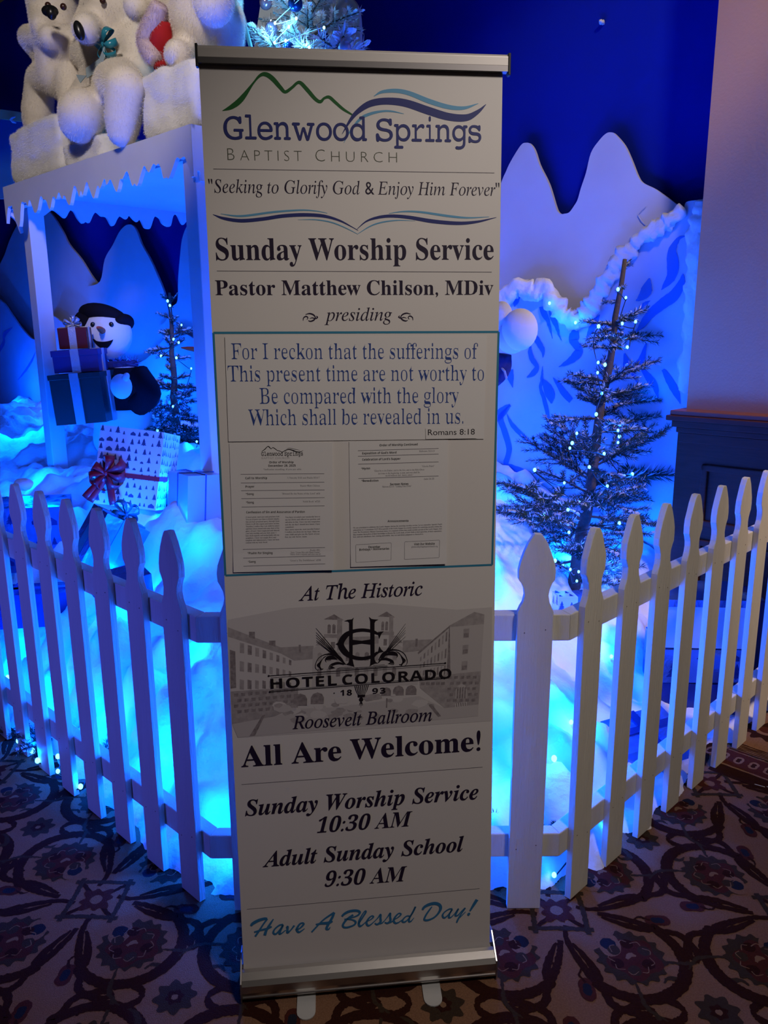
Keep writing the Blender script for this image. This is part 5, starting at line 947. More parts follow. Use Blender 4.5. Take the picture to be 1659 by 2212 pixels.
def bow(parent, base, c, size, m_, up=Vector((0, 0, 1)), side=None, loops=5, tails=2, seed=0, name='bow', wid=.4):
    r_ = random.Random(seed); side = side or Vector((1, 0, 0)); f = side.cross(up).normalized(); q = MB(); c = Vector(c) - base
    for k in range(loops):
        an = 2 * math.pi * k / loops + r_.uniform(-.2, .2); d = side * math.cos(an) + up * math.sin(an); w_ = f * .5 + (side * -math.sin(an) + up * math.cos(an)) * .8; w_.normalize(); ln = size * r_.uniform(.8, 1.1); L, Rr = [], []
        for i in range(13):
            t = i / 12; x = ln * math.sin(math.pi * t) ** .8; h = ln * .38 * math.sin(2 * math.pi * t); ww = size * wid * (.35 + .65 * math.sin(math.pi * t))
            p = c + d * x - f * (.25 * size * math.sin(math.pi * t)) + d.cross(w_).normalized() * h; L.append(p + w_ * ww * .5); Rr.append(p - w_ * ww * .5)
        q.strip(L, Rr)
    for k in range(tails):
        d = (-up + side * (r_.uniform(.3, .8) if k % 2 else -r_.uniform(.3, .8))).normalized(); w_ = d.cross(f).normalized(); L, Rr = [], []
        for i in range(8):
            t = i / 7; p = c + d * size * 1.7 * t - f * (.12 * size * math.sin(5 * t)); ww = size * wid * .7; L.append(p + w_ * ww * .5); Rr.append(p - w_ * ww * .5)
        q.strip(L, Rr)
    q.ball(c - f * .04 * size, size * .16, 10, 8); o = build(name, q, m_, parent, smooth=True); md = o.modifiers.new('body', 'SOLIDIFY'); md.thickness = .0012; return o
p = [(-1.2825,4.0223,2.8244,0.0427),(-1.3502,4.0889,2.7377,0.0218),(-1.464,4.2007,2.7407,0.0225)]
bow(t2, b2, p[0][:3], .075, 'teal_ribbon', up=Vector((0, 0, 1)), side=E2 * -1, loops=6, tails=1, seed=3)
s_ = [Vector(x) for x in [(-1.2708,3.9968,2.7835),(-1.3084,4.0338,2.7447),(-1.366,4.0903,2.7382),(-1.4076,4.1312,2.7345)]]; q = MB(); L, Rr = [], []
for i, x in enumerate(s_): L.append(x - b2 + Vector((0, 0, .022))); Rr.append(x - b2 - Vector((0, 0, .022)))
q.strip(L, Rr); tri = [Vector(x) - b2 for x in [(-1.479,4.1944,2.7471),(-1.4054,4.122,2.7217),(-1.4535,4.1693,2.7031)]]; q.prism(tri, [x + E1 * .004 for x in tri]); o = build('scarf_end', q, 'grey_felt', t2); md = o.modifiers.new('body', 'SOLIDIFY'); md.thickness = .003
# right bear seated on the near block, feet forward
c_ = [(-0.8903,3.8753,2.9311,0.0896),(-0.8826,3.8677,2.8001,0.0902),(-0.8673,3.8526,2.7249,0.0697),(-0.7424,3.7299,2.825,0.1534),(-0.7325,3.7202,2.961,0.1555),(-0.6136,3.6033,2.7632,0.0609),(-0.6246,3.6141,2.66,0.0577),(-0.7293,3.717,3.1723,0.1416),(-0.8307,3.8167,3.3194,0.0468),(-0.6084,3.5983,3.2158,0.0442),(-0.9863,3.9696,3.0952,0.0745),(-0.7097,3.6978,2.9351,0.0851),(-1.0332,4.0157,3.0577,0.0693)]
f_ = [(-0.6454,3.4102,2.7649,0.0788),(-0.646,3.4109,2.7555,0.0753),(-1.0547,3.8125,2.9022,0.0601),(-0.8418,3.6033,2.6475,0.0575)]
t3, b3 = plush('plush polar bear seated above the banner corner, one foot forward', ab(2.1, 3.05, e_[3][2]), [[c_[0], c_[1], c_[2], f_[3]], [c_[3], c_[4], c_[7]], [c_[5], c_[6]], [c_[8]], [c_[9]], [c_[3], c_[11], f_[0], f_[1]], [c_[4], c_[10], c_[12], f_[2]], [c_[3], c_[0]], [c_[3], c_[5]]], 3, 34000)
n_ = [(-0.6692,3.3215,2.9897,0.0222),(-0.7089,3.3605,3.0524,0.0121),(-0.6035,3.2569,3.0049,0.0117)]
feature(t3, b3, 'nose', 'black_gloss', n_[0][:3], (.035, .025, .026))
for e in n_[1:]: feature(t3, b3, 'eye', 'brown_gloss', e[:3], .014)
# red cloth with a pale cuff tucked between two bears
c_ = [Vector(x) for x in [(-0.9101,3.6985,2.8081),(-0.9299,3.7178,2.769),(-0.9453,3.733,2.7206),(-0.953,3.7406,2.669),(-0.9504,3.738,2.6393)]]; d_ = [Vector(x) for x in [(-0.9188,3.6649,2.8587),(-0.9472,3.6928,2.8133),(-0.9843,3.7292,2.7695),(-0.9985,3.7432,2.7385),(-0.9763,3.7214,2.6849),(-0.9628,3.7081,2.6556)]]
rc = thing('red_stocking', 'red cloth stocking with a pale plush cuff tucked between two bears', 'stocking', ab(2.0, to_ab(c_[3])[1], e_[3][2])); bb = rc.location
q = MB(); q.tube([x - bb for x in smooth_path(c_, 5) and [Vector(v) for v in smooth_path([tuple(v) for v in c_], 5)]], [.03 + .022 * math.sin(math.pi * min(1, i / 14)) for i in range(21)], 14); build('sock', q, 'red_cloth', rc, smooth=True)
q = MB(); q.tube([Vector(v) - bb for v in smooth_path([tuple(v) for v in d_], 5)], [.03 + .018 * math.sin(math.pi * i / 25) for i in range(26)], 14); o = build('cuff', q, 'pink_plush', rc, smooth=True); fur(o, 'pile', 6000, .012, .0005, 'pink_plush', .3, 9, o)

# ============================================================ NEEDLE BRANCHES (shared meshes)
def branch_mesh(name, ln, twigs, mats, frost, seed, nl=.025, dens=950, droop=.12, nw=.0013):
    r_ = random.Random(seed); q = MB()
    def stem(p0, d, l, rad, lvl):
        pts = []; p = Vector(p0); d = Vector(d).normalized(); n = max(4, int(l / .03))
        for i in range(n + 1):
            pts.append(p.copy()); d = (d + Vector((r_.uniform(-.08, .08), r_.uniform(-.08, .08), r_.uniform(-.06, .06) - droop * .15))).normalized(); p = p + d * l / n
        q.tube(pts, [rad * (1 - .7 * i / n) for i in range(n + 1)], 5, 0, False)
        s0 = .12 if lvl == 0 else 0.0; cnt = int(l * dens)
        for k in range(cnt):
            t = s0 + (1 - s0) * (k + r_.random()) / cnt; i = min(n - 1, int(t * n)); b0 = pts[i].lerp(pts[i + 1], t * n - i); ax = (pts[i + 1] - pts[i]).normalized()
            an = r_.uniform(0, 2 * math.pi); u = ax.orthogonal().normalized(); v = ax.cross(u); rd = u * math.cos(an) + v * math.sin(an); rd.z += .15; nd = (rd * 1.0 + ax * r_.uniform(.5, 1.1)).normalized(); L_ = nl * r_.uniform(.7, 1.2); w_ = nd.cross(ax).normalized() * nw
            fm = 2 if (r_.random() < frost * (1.35 if rd.z > 0 else .5)) else 1; tp = b0 + nd * L_; md_ = b0 + nd * L_ * .5; k_ = 1.25 if fm == 2 else 1.0
            q.add([b0 - w_ * .5, md_ - w_ * k_, tp, md_ + w_ * k_], [(0, 1, 2, 3)], fm)
        return pts
    P = stem((0, 0, 0), (1, 0, .10), ln, .006 if ln > .2 else .0045, 0)
    for k in range(twigs):
        t = .22 + .7 * (k + .5) / twigs; i = int(t * (len(P) - 1)); s_ = 1 if k % 2 else -1
        stem(P[i], (.75, s_ * r_.uniform(.6, .9), r_.uniform(-.1, .3)), ln * (.42 * (1 - t) + .13) * r_.uniform(.8, 1.2), .003, 1)
    if frost > .1:
        for k in range(int(ln * 60)):
            i = r_.randrange(1, len(P)); c = P[i] + Vector((r_.uniform(-.01, .01), r_.uniform(-.012, .012), .006)); q.ball(c, (.012 * r_.uniform(.5, 1), .008, .004), 7, 4, None, 2, lambda v: v * r_.uniform(.7, 1.3))
    me = bpy.data.meshes.new(name); me.from_pydata([tuple(p) for p in q.v], [], q.f)
    for m_ in mats: me.materials.append(M[m_])
    me.polygons.foreach_set('material_index', q.m); me.update(); return me
FIR = [branch_mesh('branch', l, n, ('bark', 'needle', 'frost'), fr__, 10 + i) for i, (l, n, fr__) in enumerate(((.12, 2, .30), (.2, 4, .25), (.3, 7, .22), (.4, 9, .20), (.3, 6, .08), (.4, 8, .10)))]
FLEN = [.12, .2, .3, .4, .3, .4]
DARK = [branch_mesh('branch', l, n, ('bark', 'needle', 'frost'), .12, 30 + i) for i, (l, n) in enumerate(((.12, 2), (.2, 4), (.3, 6)))]
FLK = [branch_mesh('branch', l, n, ('bark', 'flock', 'flock'), .5, 40 + i, .024, 1300, .12, .0012) for i, (l, n) in enumerate(((.15, 3), (.24, 5)))]
def put_branch(me, parent, loc, az, el, scl, roll=0.0):
    o = bpy.data.objects.new('branch', me); COL.objects.link(o); o.parent = parent; o.location = loc
    o.rotation_euler = (Matrix.Rotation(az, 3, 'Z') @ Matrix.Rotation(-el, 3, 'Y') @ Matrix.Rotation(roll, 3, 'X')).to_euler(); o.scale = (scl, scl, scl); return o

# flocked tree on the roof in front of a pale arch board
arch = [(-0.7248,4.8903,3.0172),(-0.6977,4.8636,3.1258),(-0.6752,4.8416,3.2104),(-0.6463,4.8132,3.3135),(-0.6009,4.7686,3.4076),(-0.5413,4.71,3.4708),(-0.4321,4.6027,3.4679),(-0.305,4.4778,3.3941),(-0.1994,4.374,3.1686),(-0.1523,4.3278,3.1267),(-0.1179,4.2939,3.0777),(-0.1047,4.281,3.0226),(-0.1011,4.2774,2.9503),(-0.1004,4.2767,2.8269)]
av = curve3(arch, 3); at_ = thing('arch_board', 'pale rounded board standing behind the flocked tree on the booth roof', 'cutout board', ab(2.99, to_ab(av[0])[1] - .2, ZT))
ol = [p - at_.location for p in av]; ol[0].z = 0; ol[-1].z = 0
q = MB(); q.prism(ol, [p + E1 * .015 for p in ol]); build('board', q, 'pale_board', at_)
tb = ab(2.66, to_ab([(-0.3314,4.055,2.8969)][0])[1], ZT)
ft = thing('flocked_tree', 'small white flocked tree with blue baubles, above the banner top', 'tree', tb)
q = MB(); q.tube([(0, 0, 0), (0, 0, .6), (.01, 0, 1.15)], [.022, .018, .008], 8); build('trunk', q, 'bark', ft, smooth=True)
q = MB(); q.lathe((0, 0, 0), [(.0, .03), (.10, .02), (.11, 0)], 16); build('stand', q, 'white_board', ft)
rt2 = random.Random(11)
for k in range(64):
    t = k / 64; z = .12 + .98 * t; ln = .34 * (1 - t) + .06; me = FLK[1] if ln > .2 else FLK[0]; L_ = .24 if ln > .2 else .15
    put_branch(me, ft, (0, 0, z), k * 2.399 + rt2.uniform(-.2, .2), rt2.uniform(.05, .55), ln / L_ * rt2.uniform(.85, 1.1))
pb_ = Vector([(-0.1461,3.5365,2.66)][0]) - tb; d_ = pb_ - Vector((0, 0, pb_.z - .05)); put_branch(FLK[1], ft, (0, 0, pb_.z - .05), math.atan2(d_.y, d_.x), .15, d_.length / .24 * 1.02)
def bauble(label, p, r, m_, hang=True):
    o = thing('bauble', label, 'bauble', p, (0, 0, 0), 'baubles on the flocked tree'); q = MB(); q.ball((0, 0, 0), r, 22, 14); build('globe', q, m_, o, smooth=True)
    q = MB(); q.lathe((0, 0, r * .95), [(r * .22, 0), (r * .22, r * .2), (r * .1, r * .24), (0, r * .24)], 12); q.tube([(0, 0, r * 1.15), (0, 0, r * 1.15 + .03)], .0012, 5); build('hanger', q, 'silver', o); return o
for lab, (x, y, z, r), m_ in zip(('blue bauble with glitter, right of the roof tree middle', 'dark blue bauble low on the roof tree, left of the white light', 'large blue bauble at the picture top on the roof tree', 'rose bauble on the left side of the roof tree', 'rose bauble at the picture top on the roof tree', 'pearl white bauble low at the right of the roof tree'),
        [(-0.24,3.6288,2.7092,0.0289),(-0.4024,3.7883,2.7277,0.0262),(-0.3629,3.7496,2.8861,0.0315),(-0.4839,3.8685,2.8312,0.0286),(-0.5074,3.8915,2.942,0.0286),(-0.1463,3.5367,2.6482,0.0263)], ('ornament_blue', 'ornament_blue', 'ornament_blue', 'ornament_rose', 'ornament_rose', 'ornament_pearl')): bauble(lab, (x, y, z), r, m_)
ls = thing('string_lights', 'white-blue fairy lights wound on the flocked roof tree', 'string lights', tb, group='strings of blue lights'); bulbs_w = [(-0.3012,3.6609,2.6885),(-0.3937,3.7518,2.7985),(-0.4113,3.7691,2.7506),(-0.4606,3.8175,2.8356),(-0.4662,3.823,2.761),(-0.3205,3.6798,2.8916),(-0.2329,3.5937,2.7406),(-0.3576,3.7163,2.818)]
for p in bulbs_w:
    q = MB(); q.ball(Vector(p) - tb, (.005, .005, .007), 10, 6); build('bulb', q, 'bulb_white', ls, smooth=True)
q = MB(); q.tube([Vector(v) - tb for v in smooth_path(sorted(bulbs_w, key=lambda v: v[2]), 6)], .0015, 5); build('wire', q, 'flock', ls)
for p in bulbs_w[:5]: lamp('roof_tree_bulb', 'POINT', Vector(p) - E1 * .03, .8, (.08, .50, 1.0), .01)
pp = [(-0.6079,3.8221,2.8922),(-0.5559,3.771,2.6977)]; p0 = Vector(pp[0]); p1 = Vector(pp[1]); d = (p1 - p0); p1 = p0 + d * ((ZT - p0.z) / d.z); q = MB(); q.tube([p0 - d * .6, p1], .009, 8)
tag(build('thin_pole', q, 'pole_green', smooth=True), 'thin grey-green pole leaning between the right bear and the arch board', 'pole')

# ============================================================ SPRUCE TREES with strings of lights
def spruce(name, label, base, top, levels, protos, plens, seed, trunk=(.034, .010), extra=()):
    base, top = Vector(base), Vector(top); t = thing(name, label, 'tree', base, group='spruces with blue lights'); r_ = random.Random(seed); q = MB(); pts = []
    for i in range(13):
        f = i / 12; p = (top - base) * f; pts.append(p + Vector((r_.uniform(-.008, .008), r_.uniform(-.008, .008), 0)) * (1 if 0 < i < 12 else 0))
    q.tube(pts, [trunk[0] * (1 - i / 12) + trunk[1] * i / 12 for i in range(13)], 10); build('trunk', q, 'bark', t, smooth=True)
    az = r_.uniform(0, 6)
    for (f, n, ln, el) in levels:
        for k in range(n):
            az += 2.399 + r_.uniform(-.25, .25); l = ln * r_.uniform(.75, 1.15); c = min(range(len(plens)), key=lambda i: abs(plens[i] - l) + r_.uniform(0, .05)); ff = f + r_.uniform(-.025, .025)
            put_branch(protos[c], t, (top - base) * ff, az, el + r_.uniform(-.38, .38), l / plens[c], r_.uniform(-.4, .4))
    for (p0, p1) in extra:
        p0, p1 = Vector(p0) - base, Vector(p1) - base; d = p1 - p0; l = d.length; c = min(range(len(plens)), key=lambda i: abs(plens[i] - l)); put_branch(protos[c], t, p0, math.atan2(d.y, d.x), math.asin(d.z / l), l / plens[c])
    return t
TB = [(0.9136,3.6404,0.2571)][0]; TT = [(1.1411,3.872,1.8477)][0]
right_tree = spruce('spruce_tree', 'tall frosted spruce with blue lights behind the right fence run', TB, TT,
    [(.07, 6, .30, .05), (.13, 7, .36, .1), (.20, 7, .38, .1), (.27, 7, .38, .15), (.33, 7, .38, .18), (.385, 6, .36, .2), (.44, 4, .30, .25), (.52, 4, .26, .25), (.585, 6, .26, .22), (.63, 5, .24, .3), (.75, 3, .17, .1), (.82, 5, .15, .15), (.90, 2, .08, .1), (.97, 1, .07, .0)], FIR, FLEN, 4,
    extra=[(x, y) for x, y in (([(1.0149,3.6009,0.837),(1.7872,4.3867,0.6936)]), ([(1.0858,3.7443,1.0564),(1.4351,4.0998,1.1187)]), ([(1.0923,3.7509,1.1657),(1.4104,4.0747,1.1758)]), ([(0.8281,3.4108,0.6639),(0.4811,3.0576,0.812)]), ([(0.8812,3.4648,0.6932),(0.5215,3.0988,0.9166)]), ([(1.1251,3.7843,1.5083),(0.9311,3.5869,1.4598)]), ([(1.1279,3.7872,1.4765),(1.3587,4.022,1.4882)]))])
LB = [(-1.3119,4.9626,0.685)][0]; LT = [(-1.2896,4.9406,1.7612)][0]
left_tree = spruce('spruce_tree', 'small dark spruce with blue lights inside the booth, right of the snowman', LB, LT,
    [(.03, 7, .26, -.05), (.10, 8, .26, .0), (.17, 8, .26, .05), (.24, 8, .26, .05), (.31, 6, .24, .1), (.38, 6, .22, .05), (.45, 5, .20, .1), (.53, 3, .15, .3), (.62, 3, .15, .2), (.70, 3, .13, .2), (.76, 4, .15, .25), (.85, 3, .10, .5), (.94, 3, .07, .9)], DARK, [.12, .2, .3], 9, (.03, .008))
def lights(label, base, bulbs, order=None, r=.0065, wire=True, sag=.02, jitter=.03, seed=0):
    base = Vector(base); t = thing('string_lights', label, 'string lights', base, group='strings of blue lights'); r_ = random.Random(seed); q = MB(); pts = [Vector(b) - base for b in bulbs]
    if wire and len(pts) > 2:
        W = []
        for i in range(len(pts) - 1):
            W += [pts[i], (pts[i] + pts[i + 1]) * .5 + Vector((r_.uniform(-1, 1) * jitter, r_.uniform(-1, 1) * jitter, -sag + r_.uniform(-1, 1) * jitter))]
        W.append(pts[-1]); q.tube([Vector(v) - Vector((0, 0, r * 1.2)) for v in smooth_path([tuple(v) for v in W], 4)], .0022, 5); build('wire', q, 'wire', t, smooth=True)
    for p in pts:
        q = MB(); s_ = r * r_.uniform(.8, 1.15); q.ball(p, (s_, s_, s_ * 1.25), 10, 7); build('bulb', q, 'bulb', t, smooth=True)
    return t
rb1 = [(1.0133,3.5137,1.6944),(1.0651,3.5664,1.6615),(1.0516,3.5526,1.5511),(1.1373,3.6399,1.5594),(1.0932,3.595,1.4485),(0.9101,3.4086,1.5393),(0.9186,3.4173,1.3892),(0.9607,3.4601,1.3775),(0.9191,3.4178,1.3463),(0.9507,3.45,1.2551),(0.9241,3.4229,1.1677),(1.066,3.5673,1.0784),(1.0775,3.579,1.0494),(1.0708,3.5721,1.0227),(0.8168,3.3137,1.0996),(0.7934,3.2899,1.0618),(0.7819,3.2782,1.042),(0.9857,3.4856,0.9853),(1.182,3.6854,0.8557),(1.0182,3.5187,0.8311),(0.8994,3.3977,0.9401),(0.7601,3.2559,0.8981),(0.602,3.095,0.9826),(0.8497,3.3472,0.794),(0.7877,3.2841,0.7756),(0.6626,3.1568,0.7878),(0.7991,3.2957,0.6723),(1.1134,3.6155,0.6331),(1.2772,3.7821,0.6241),(0.8596,3.3572,0.4318),(0.7281,3.2234,0.5671),(0.8176,3.3145,0.4993),(0.868,3.3657,0.4724)]
lights('blue lights wound through the tall right spruce', TB, rb1, sag=.015)
rb2 = [(-1.2492,4.7327,1.7047),(-1.2335,4.7172,1.6781),(-1.154,4.6391,1.5673),(-1.2217,4.7057,1.4867),(-1.1837,4.6683,1.4685),(-1.331,4.8131,1.3887),(-1.2093,4.6935,1.3809),(-1.1008,4.5869,1.3237),(-1.2605,4.7437,1.0933),(-1.4063,4.8871,0.9319),(-1.0921,4.5783,0.9028),(-1.1966,4.681,0.8056)]
lights('blue lights on the small spruce inside the booth', LB, rb2, sag=.01)
for i in (0, 4, 6, 9, 11, 14, 17, 18, 19, 21, 23, 26, 28, 31): lamp('spruce_bulb', 'POINT', Vector(rb1[i]) + Vector((0, -.02, .0)), 1.3, BLUE, .012)
for i in (1, 4, 6, 8, 10): lamp('booth_bulb', 'POINT', Vector(rb2[i]) - E1 * .03, 1.8, BLUE, .012)

# ------------------------------------------------------------ lights laid in the cotton
rg = random.Random(21)
glow = [(1.12, 1.75), (1.10, 2.15), (1.08, 2.55), (1.06, 2.95), (1.10, 3.35), (1.35, 1.55), (1.45, 1.95), (1.36, 2.35), (1.42, 2.8), (1.5, 3.2), (1.95, 1.18), (1.70, 1.30), (2.25, 1.30), (1.75, 1.7), (2.35, 1.75), (2.9, 1.5), (2.75, 2.1), (3.1, 2.6), (3.3, 2.0), (2.25, 2.75), (2.4, 3.5), (2.9, 4.2), (3.3, 3.4), (2.0, 4.0), (1.75, 4.6), (3.3, 4.7), (1.85, 3.15), (3.45, 1.85)]
spots = []
for a, b in glow: spots.append(on_snow(a, b, .012)); lamp('snow_bulb', 'POINT', on_snow(a, b, .11), 9, BLUE, .02)
vis = [Vector(p) for p in [(-0.5833,2.3958,0.365),(-0.6318,2.4435,0.7525),(-0.8122,2.6208,0.8816),(-0.5108,2.3246,0.8726),(-0.7061,2.5165,0.5922),(-0.6871,2.4979,0.4492)]]
def snap(p, dz=.012):   # put a bulb on the cotton below a point
    a, b = to_ab(p); return on_snow(a, b, dz)
lights('blue lights half buried in the cotton snow behind the fence', on_snow(1.12, 2.2), spots[:19], sag=.0, jitter=.02, r=.008, wire=False)
for a, b in ((2.6, 3.3), (3.0, 4.4), (3.4, 4.0), (2.4, 4.6)): lamp('booth_glow', 'POINT', on_snow(a, b, .10), 3, BLUE, .04)
for (px, pw) in (([(0.8712,4.1912,1.5557)][0], .9), ([(0.9775,4.1148,1.5612)][0], .5), ([(1.2787,3.7206,1.6315)][0], .3), ([(1.268,3.8013,1.2481)][0], .6)): lamp('slope_bulb', 'POINT', px, pw * 1.8, BLUE, .03)
for a, b in ((3.5, 3.1), (3.5, 4.2), (3.45, 5.3), (3.4, 6.3), (3.4, 7.3), (3.4, 8.3), (3.3, 9.2), (2.8, 6.6), (2.1, 5.6), (2.5, 7.6)): lamp('booth_glow', 'POINT', on_snow(a, b, .16), 8 if b < 5 else 20, BLUE, .04)
for p in [(0.7103,4.4895,1.708),(0.8913,4.3116,1.6758),(1.0852,4.1211,1.6903),(1.1679,4.0398,1.8618)]: lamp('edging_fill', 'POINT', p, 1.6, BLUE, .02)  # point lights without bulbs, added to throw blue onto the mountain above the edging
for a, b, h_, pw in ((1.45, 4.55, .2, 16), (1.5, 3.7, .2, 16), (1.62, 2.72, .16, 7), (1.30, 2.95, .14, 5), (2.05, 1.45, .15, 7), (1.70, 1.95, .15, 7), (2.6, 1.95, .15, 8), (3.25, 1.7, .15, 7), (3.3, 2.3, .15, 7)): lamp('front_glow', 'POINT', on_snow(a, b, h_), pw, BLUE, .05)
lights('pair of blue lights in the cotton edging of the painted slope', [(0.8857,4.261,1.5562)][0], [(0.8748,4.2647,1.6625),(0.9889,4.1527,1.5615)], wire=False)

# ------------------------------------------------------------ pine garlands on the floor with lights
def garland(label, pts, seed, n=16, lit=None):
    t = thing('pine_garland', label, 'garland', pts[0], group='pine garlands on the floor'); r_ = random.Random(seed); b0 = Vector(pts[0]); P = [Vector(v) - b0 for v in smooth_path(pts, 8)]
    q = MB(); q.tube([p + Vector((0, 0, .012)) for p in P], .006, 6); build('stem', q, 'bark', t)
    for k in range(n):
        p = P[int((len(P) - 1) * k / (n - 1))]; put_branch(DARK[r_.choice((0, 1, 1))], t, p + Vector((0, 0, .03)), r_.uniform(0, 6.28), r_.uniform(-.05, .5), r_.uniform(.7, 1.0), r_.uniform(0, 6))
    return t
garland('dark pine garland lying behind the fence corner, right of the banner', [tuple(v) for v in [(0.3204,2.1262,0.01),(0.4035,2.1141,0.01),(0.5234,2.1469,0.01)]], 1, 14)
garland('dark pine garland lying behind the left fence run', [tuple(v) for v in [(-1.6259,2.8288,0.01),(-1.4359,2.7718,0.01),(-1.2774,2.7344,0.01),(-1.087,2.6473,0.01),(-0.8999,2.5964,0.01)]], 2, 20)
gb1 = [(0.3839,2.202,0.035),(0.3422,2.1247,0.035),(0.5173,2.2628,0.035),(0.5822,2.2723,0.035),(0.678,2.1418,0.035),(0.4708,1.9239,0.035)]; gb2 = [(-1.3788,2.6909,0.035),(-1.2942,2.6163,0.035),(-1.2466,2.5487,0.035),(-1.1848,2.5762,0.035),(-1.1451,2.4775,0.035),(-1.0299,2.3816,0.035),(-1.0266,2.6325,0.035),(-0.8705,2.4891,0.035)]
lights('blue lights on the garland behind the fence corner', gb1[0], gb1, r=.0075, sag=0, jitter=.015); lights('blue lights on the garland behind the left fence run', gb2[0], gb2, r=.0085, sag=0, jitter=.015)
for p in gb1: lamp('garland_bulb', 'POINT', Vector(p) + Vector((0, .0, .03)), .4, BLUE, .01)
for p in gb2: lamp('garland_bulb', 'POINT', Vector(p) + Vector((0, .0, .03)), .5, BLUE, .01)

# ============================================================ SNOWMEN
def snowman(label, base, head, hr, torso, torr, face, hat=None, seed=0, coat='black_felt', tilt=0.0):
    base, head, torso = Vector(base), Vector(head), Vector(torso); face = Vector(face).normalized(); t = thing('snowman', label, 'snowman', base, group='dressed snowmen in the display')
    q = MB(); lo = (torso - base)
    for k in range(1, 6): q.ball(Vector((0, 0, torr * .9)).lerp(lo, k / 6), torr * (1.12 - .02 * k), 24, 16)
    q.ball(Vector((0, 0, torr * .9)), (torr * 1.15, torr * 1.15, torr * .95), 24, 16); q.ball(lo, (torr, torr, torr * 1.05), 24, 16); q.ball(head - base, (hr, hr, hr * 1.02), 28, 18)
    b_ = build('body', q, 'snowman', t, smooth=True); md = b_.modifiers.new('r', 'REMESH'); md.mode = 'VOXEL'; md.voxel_size = .012; md = b_.modifiers.new('s', 'SMOOTH'); md.iterations = 4; resolve(b_); b_.data.polygons.foreach_set('use_smooth', [True] * len(b_.data.polygons))
    up = (Vector((0, 0, 1)) + face * tilt).normalized(); sd = face.cross(up).normalized(); up = sd.cross(face).normalized(); Rm = Matrix((sd, face, up)).transposed(); h = head - base
    at = lambda x, y: h + (face * math.sqrt(max(.05, 1 - x * x - y * y)) + sd * x + up * y) * hr
    for x in (-.36, .36): q = MB(); q.ball(at(x, .36), (hr * .10, hr * .06, hr * .11), 12, 8, Rm); build('eye', q, 'black_gloss', t, smooth=True)
    q = MB(); n0 = at(-.02, .12); nd = (face * .95 + up * .12).normalized(); q.tube([n0 - nd * .02, n0 + nd * hr * .3, n0 + nd * hr * .65, n0 + nd * hr * .9], [hr * .13, hr * .12, hr * .08, hr * .025], 10); build('nose', q, 'carrot', t, smooth=True)
    q = MB(); L, Rr = [], []
    for i in range(13):
        x = -.40 + .80 * i / 12; yb = -.38 + .55 * x * x; L.append(at(x, yb + .05 + .04 * (i > 10)) + face * .004); Rr.append(at(x * .9, yb - .22 * (1 - (x / .42) ** 2)) + face * .004)
    q.strip(L, Rr); o = build('mouth', q, 'black_felt', t); md = o.modifiers.new('body', 'SOLIDIFY'); md.thickness = .006
    # coat and tinsel scarf
    q = MB(); seg = 28; c0_ = lo
    for (f, z) in ((1.10, -.62), (1.12, -.2), (1.07, .2), (.92, .55), (.62, .88)):
        for k in range(seg):
            a = 2 * math.pi * k / seg; q.v.append(tuple(c0_ + Vector((math.cos(a), math.sin(a), 0)) * torr * f * (1 + .03 * math.sin(5 * a)) + Vector((0, 0, torr * z))))
    q.f = [(i * seg + k, i * seg + (k + 1) % seg, (i + 1) * seg + (k + 1) % seg, (i + 1) * seg + k) for i in range(4) for k in range(seg)]; q.m = [0] * len(q.f)
    o = build('coat', q, coat, t, smooth=True); md = o.modifiers.new('body', 'SOLIDIFY'); md.thickness = .012
    q = MB(); r_ = random.Random(seed); nk = lo.lerp(h, .5)
    ring = [nk + Vector((math.cos(a), math.sin(a), 0)) * hr * .80 + Vector((0, 0, -.01)) for a in [2 * math.pi * k / 24 for k in range(25)]]
    q.tube(ring, hr * .17, 8, 0, False)
    for k in range(420):
        a = r_.uniform(0, 6.283); p = nk + Vector((math.cos(a), math.sin(a), 0)) * hr * .82; d = Vector((r_.gauss(0, 1), r_.gauss(0, 1), r_.gauss(0, 1))).normalized(); w_ = d.orthogonal().normalized() * .002; q.add([p - w_, p + w_, p + d * hr * .38], [(0, 1, 2)], 1)
    build('scarf', q, ['navy_coat', 'foil_blue'], t)
    if hat:
        q = MB(); hc = h + up * hr * .55 - face * hr * .18
        q.ball(hc + up * hr * .10 + sd * hr * .10, (hr * 1.04, hr * 1.02, hr * .50), 28, 16, Rm @ Euler((.30, -.26, 0)).to_matrix()); q.ball(hc + sd * hr * .72 - up * hr * .10 - face * .05 * hr, (hr * .62, hr * .85, hr * .55), 20, 12, Rm @ Euler((0, -.5, 0)).to_matrix()); q.ball(hc - sd * hr * .62 - up * hr * .10, (hr * .45, hr * .9, hr * .34), 20, 12, Rm @ Euler((0.1, .55, 0)).to_matrix())
        o = build('hat', q, 'black_felt', t, smooth=True)
    return t, base
def limb(t, base, name, pts, rads, m_, seg=14): q = MB(); P = [Vector(v) for v in smooth_path([tuple(Vector(p) - base) for p in pts], 5)]; n = len(P); rr = [rads[0] + (rads[-1] - rads[0]) * i / (n - 1) if len(rads) == 2 else float(np.interp(i / (n - 1), np.linspace(0, 1, len(rads)), rads)) for i in range(n)]; q.tube(P, rr, seg); return build(name, q, m_, t, smooth=True)
hd = [(-1.7272,5.0622,1.5176,0.151),(-1.6409,4.9774,1.1694,0.1682),(-1.5188,4.8574,0.8499,0.0287)]
gp = to_ab(hd[1][:3]); b0 = on_snow(gp[0], gp[1], -.03)
toC = (Vector((0, 0, 1.5)) - Vector(hd[0][:3])); toC.z = .12
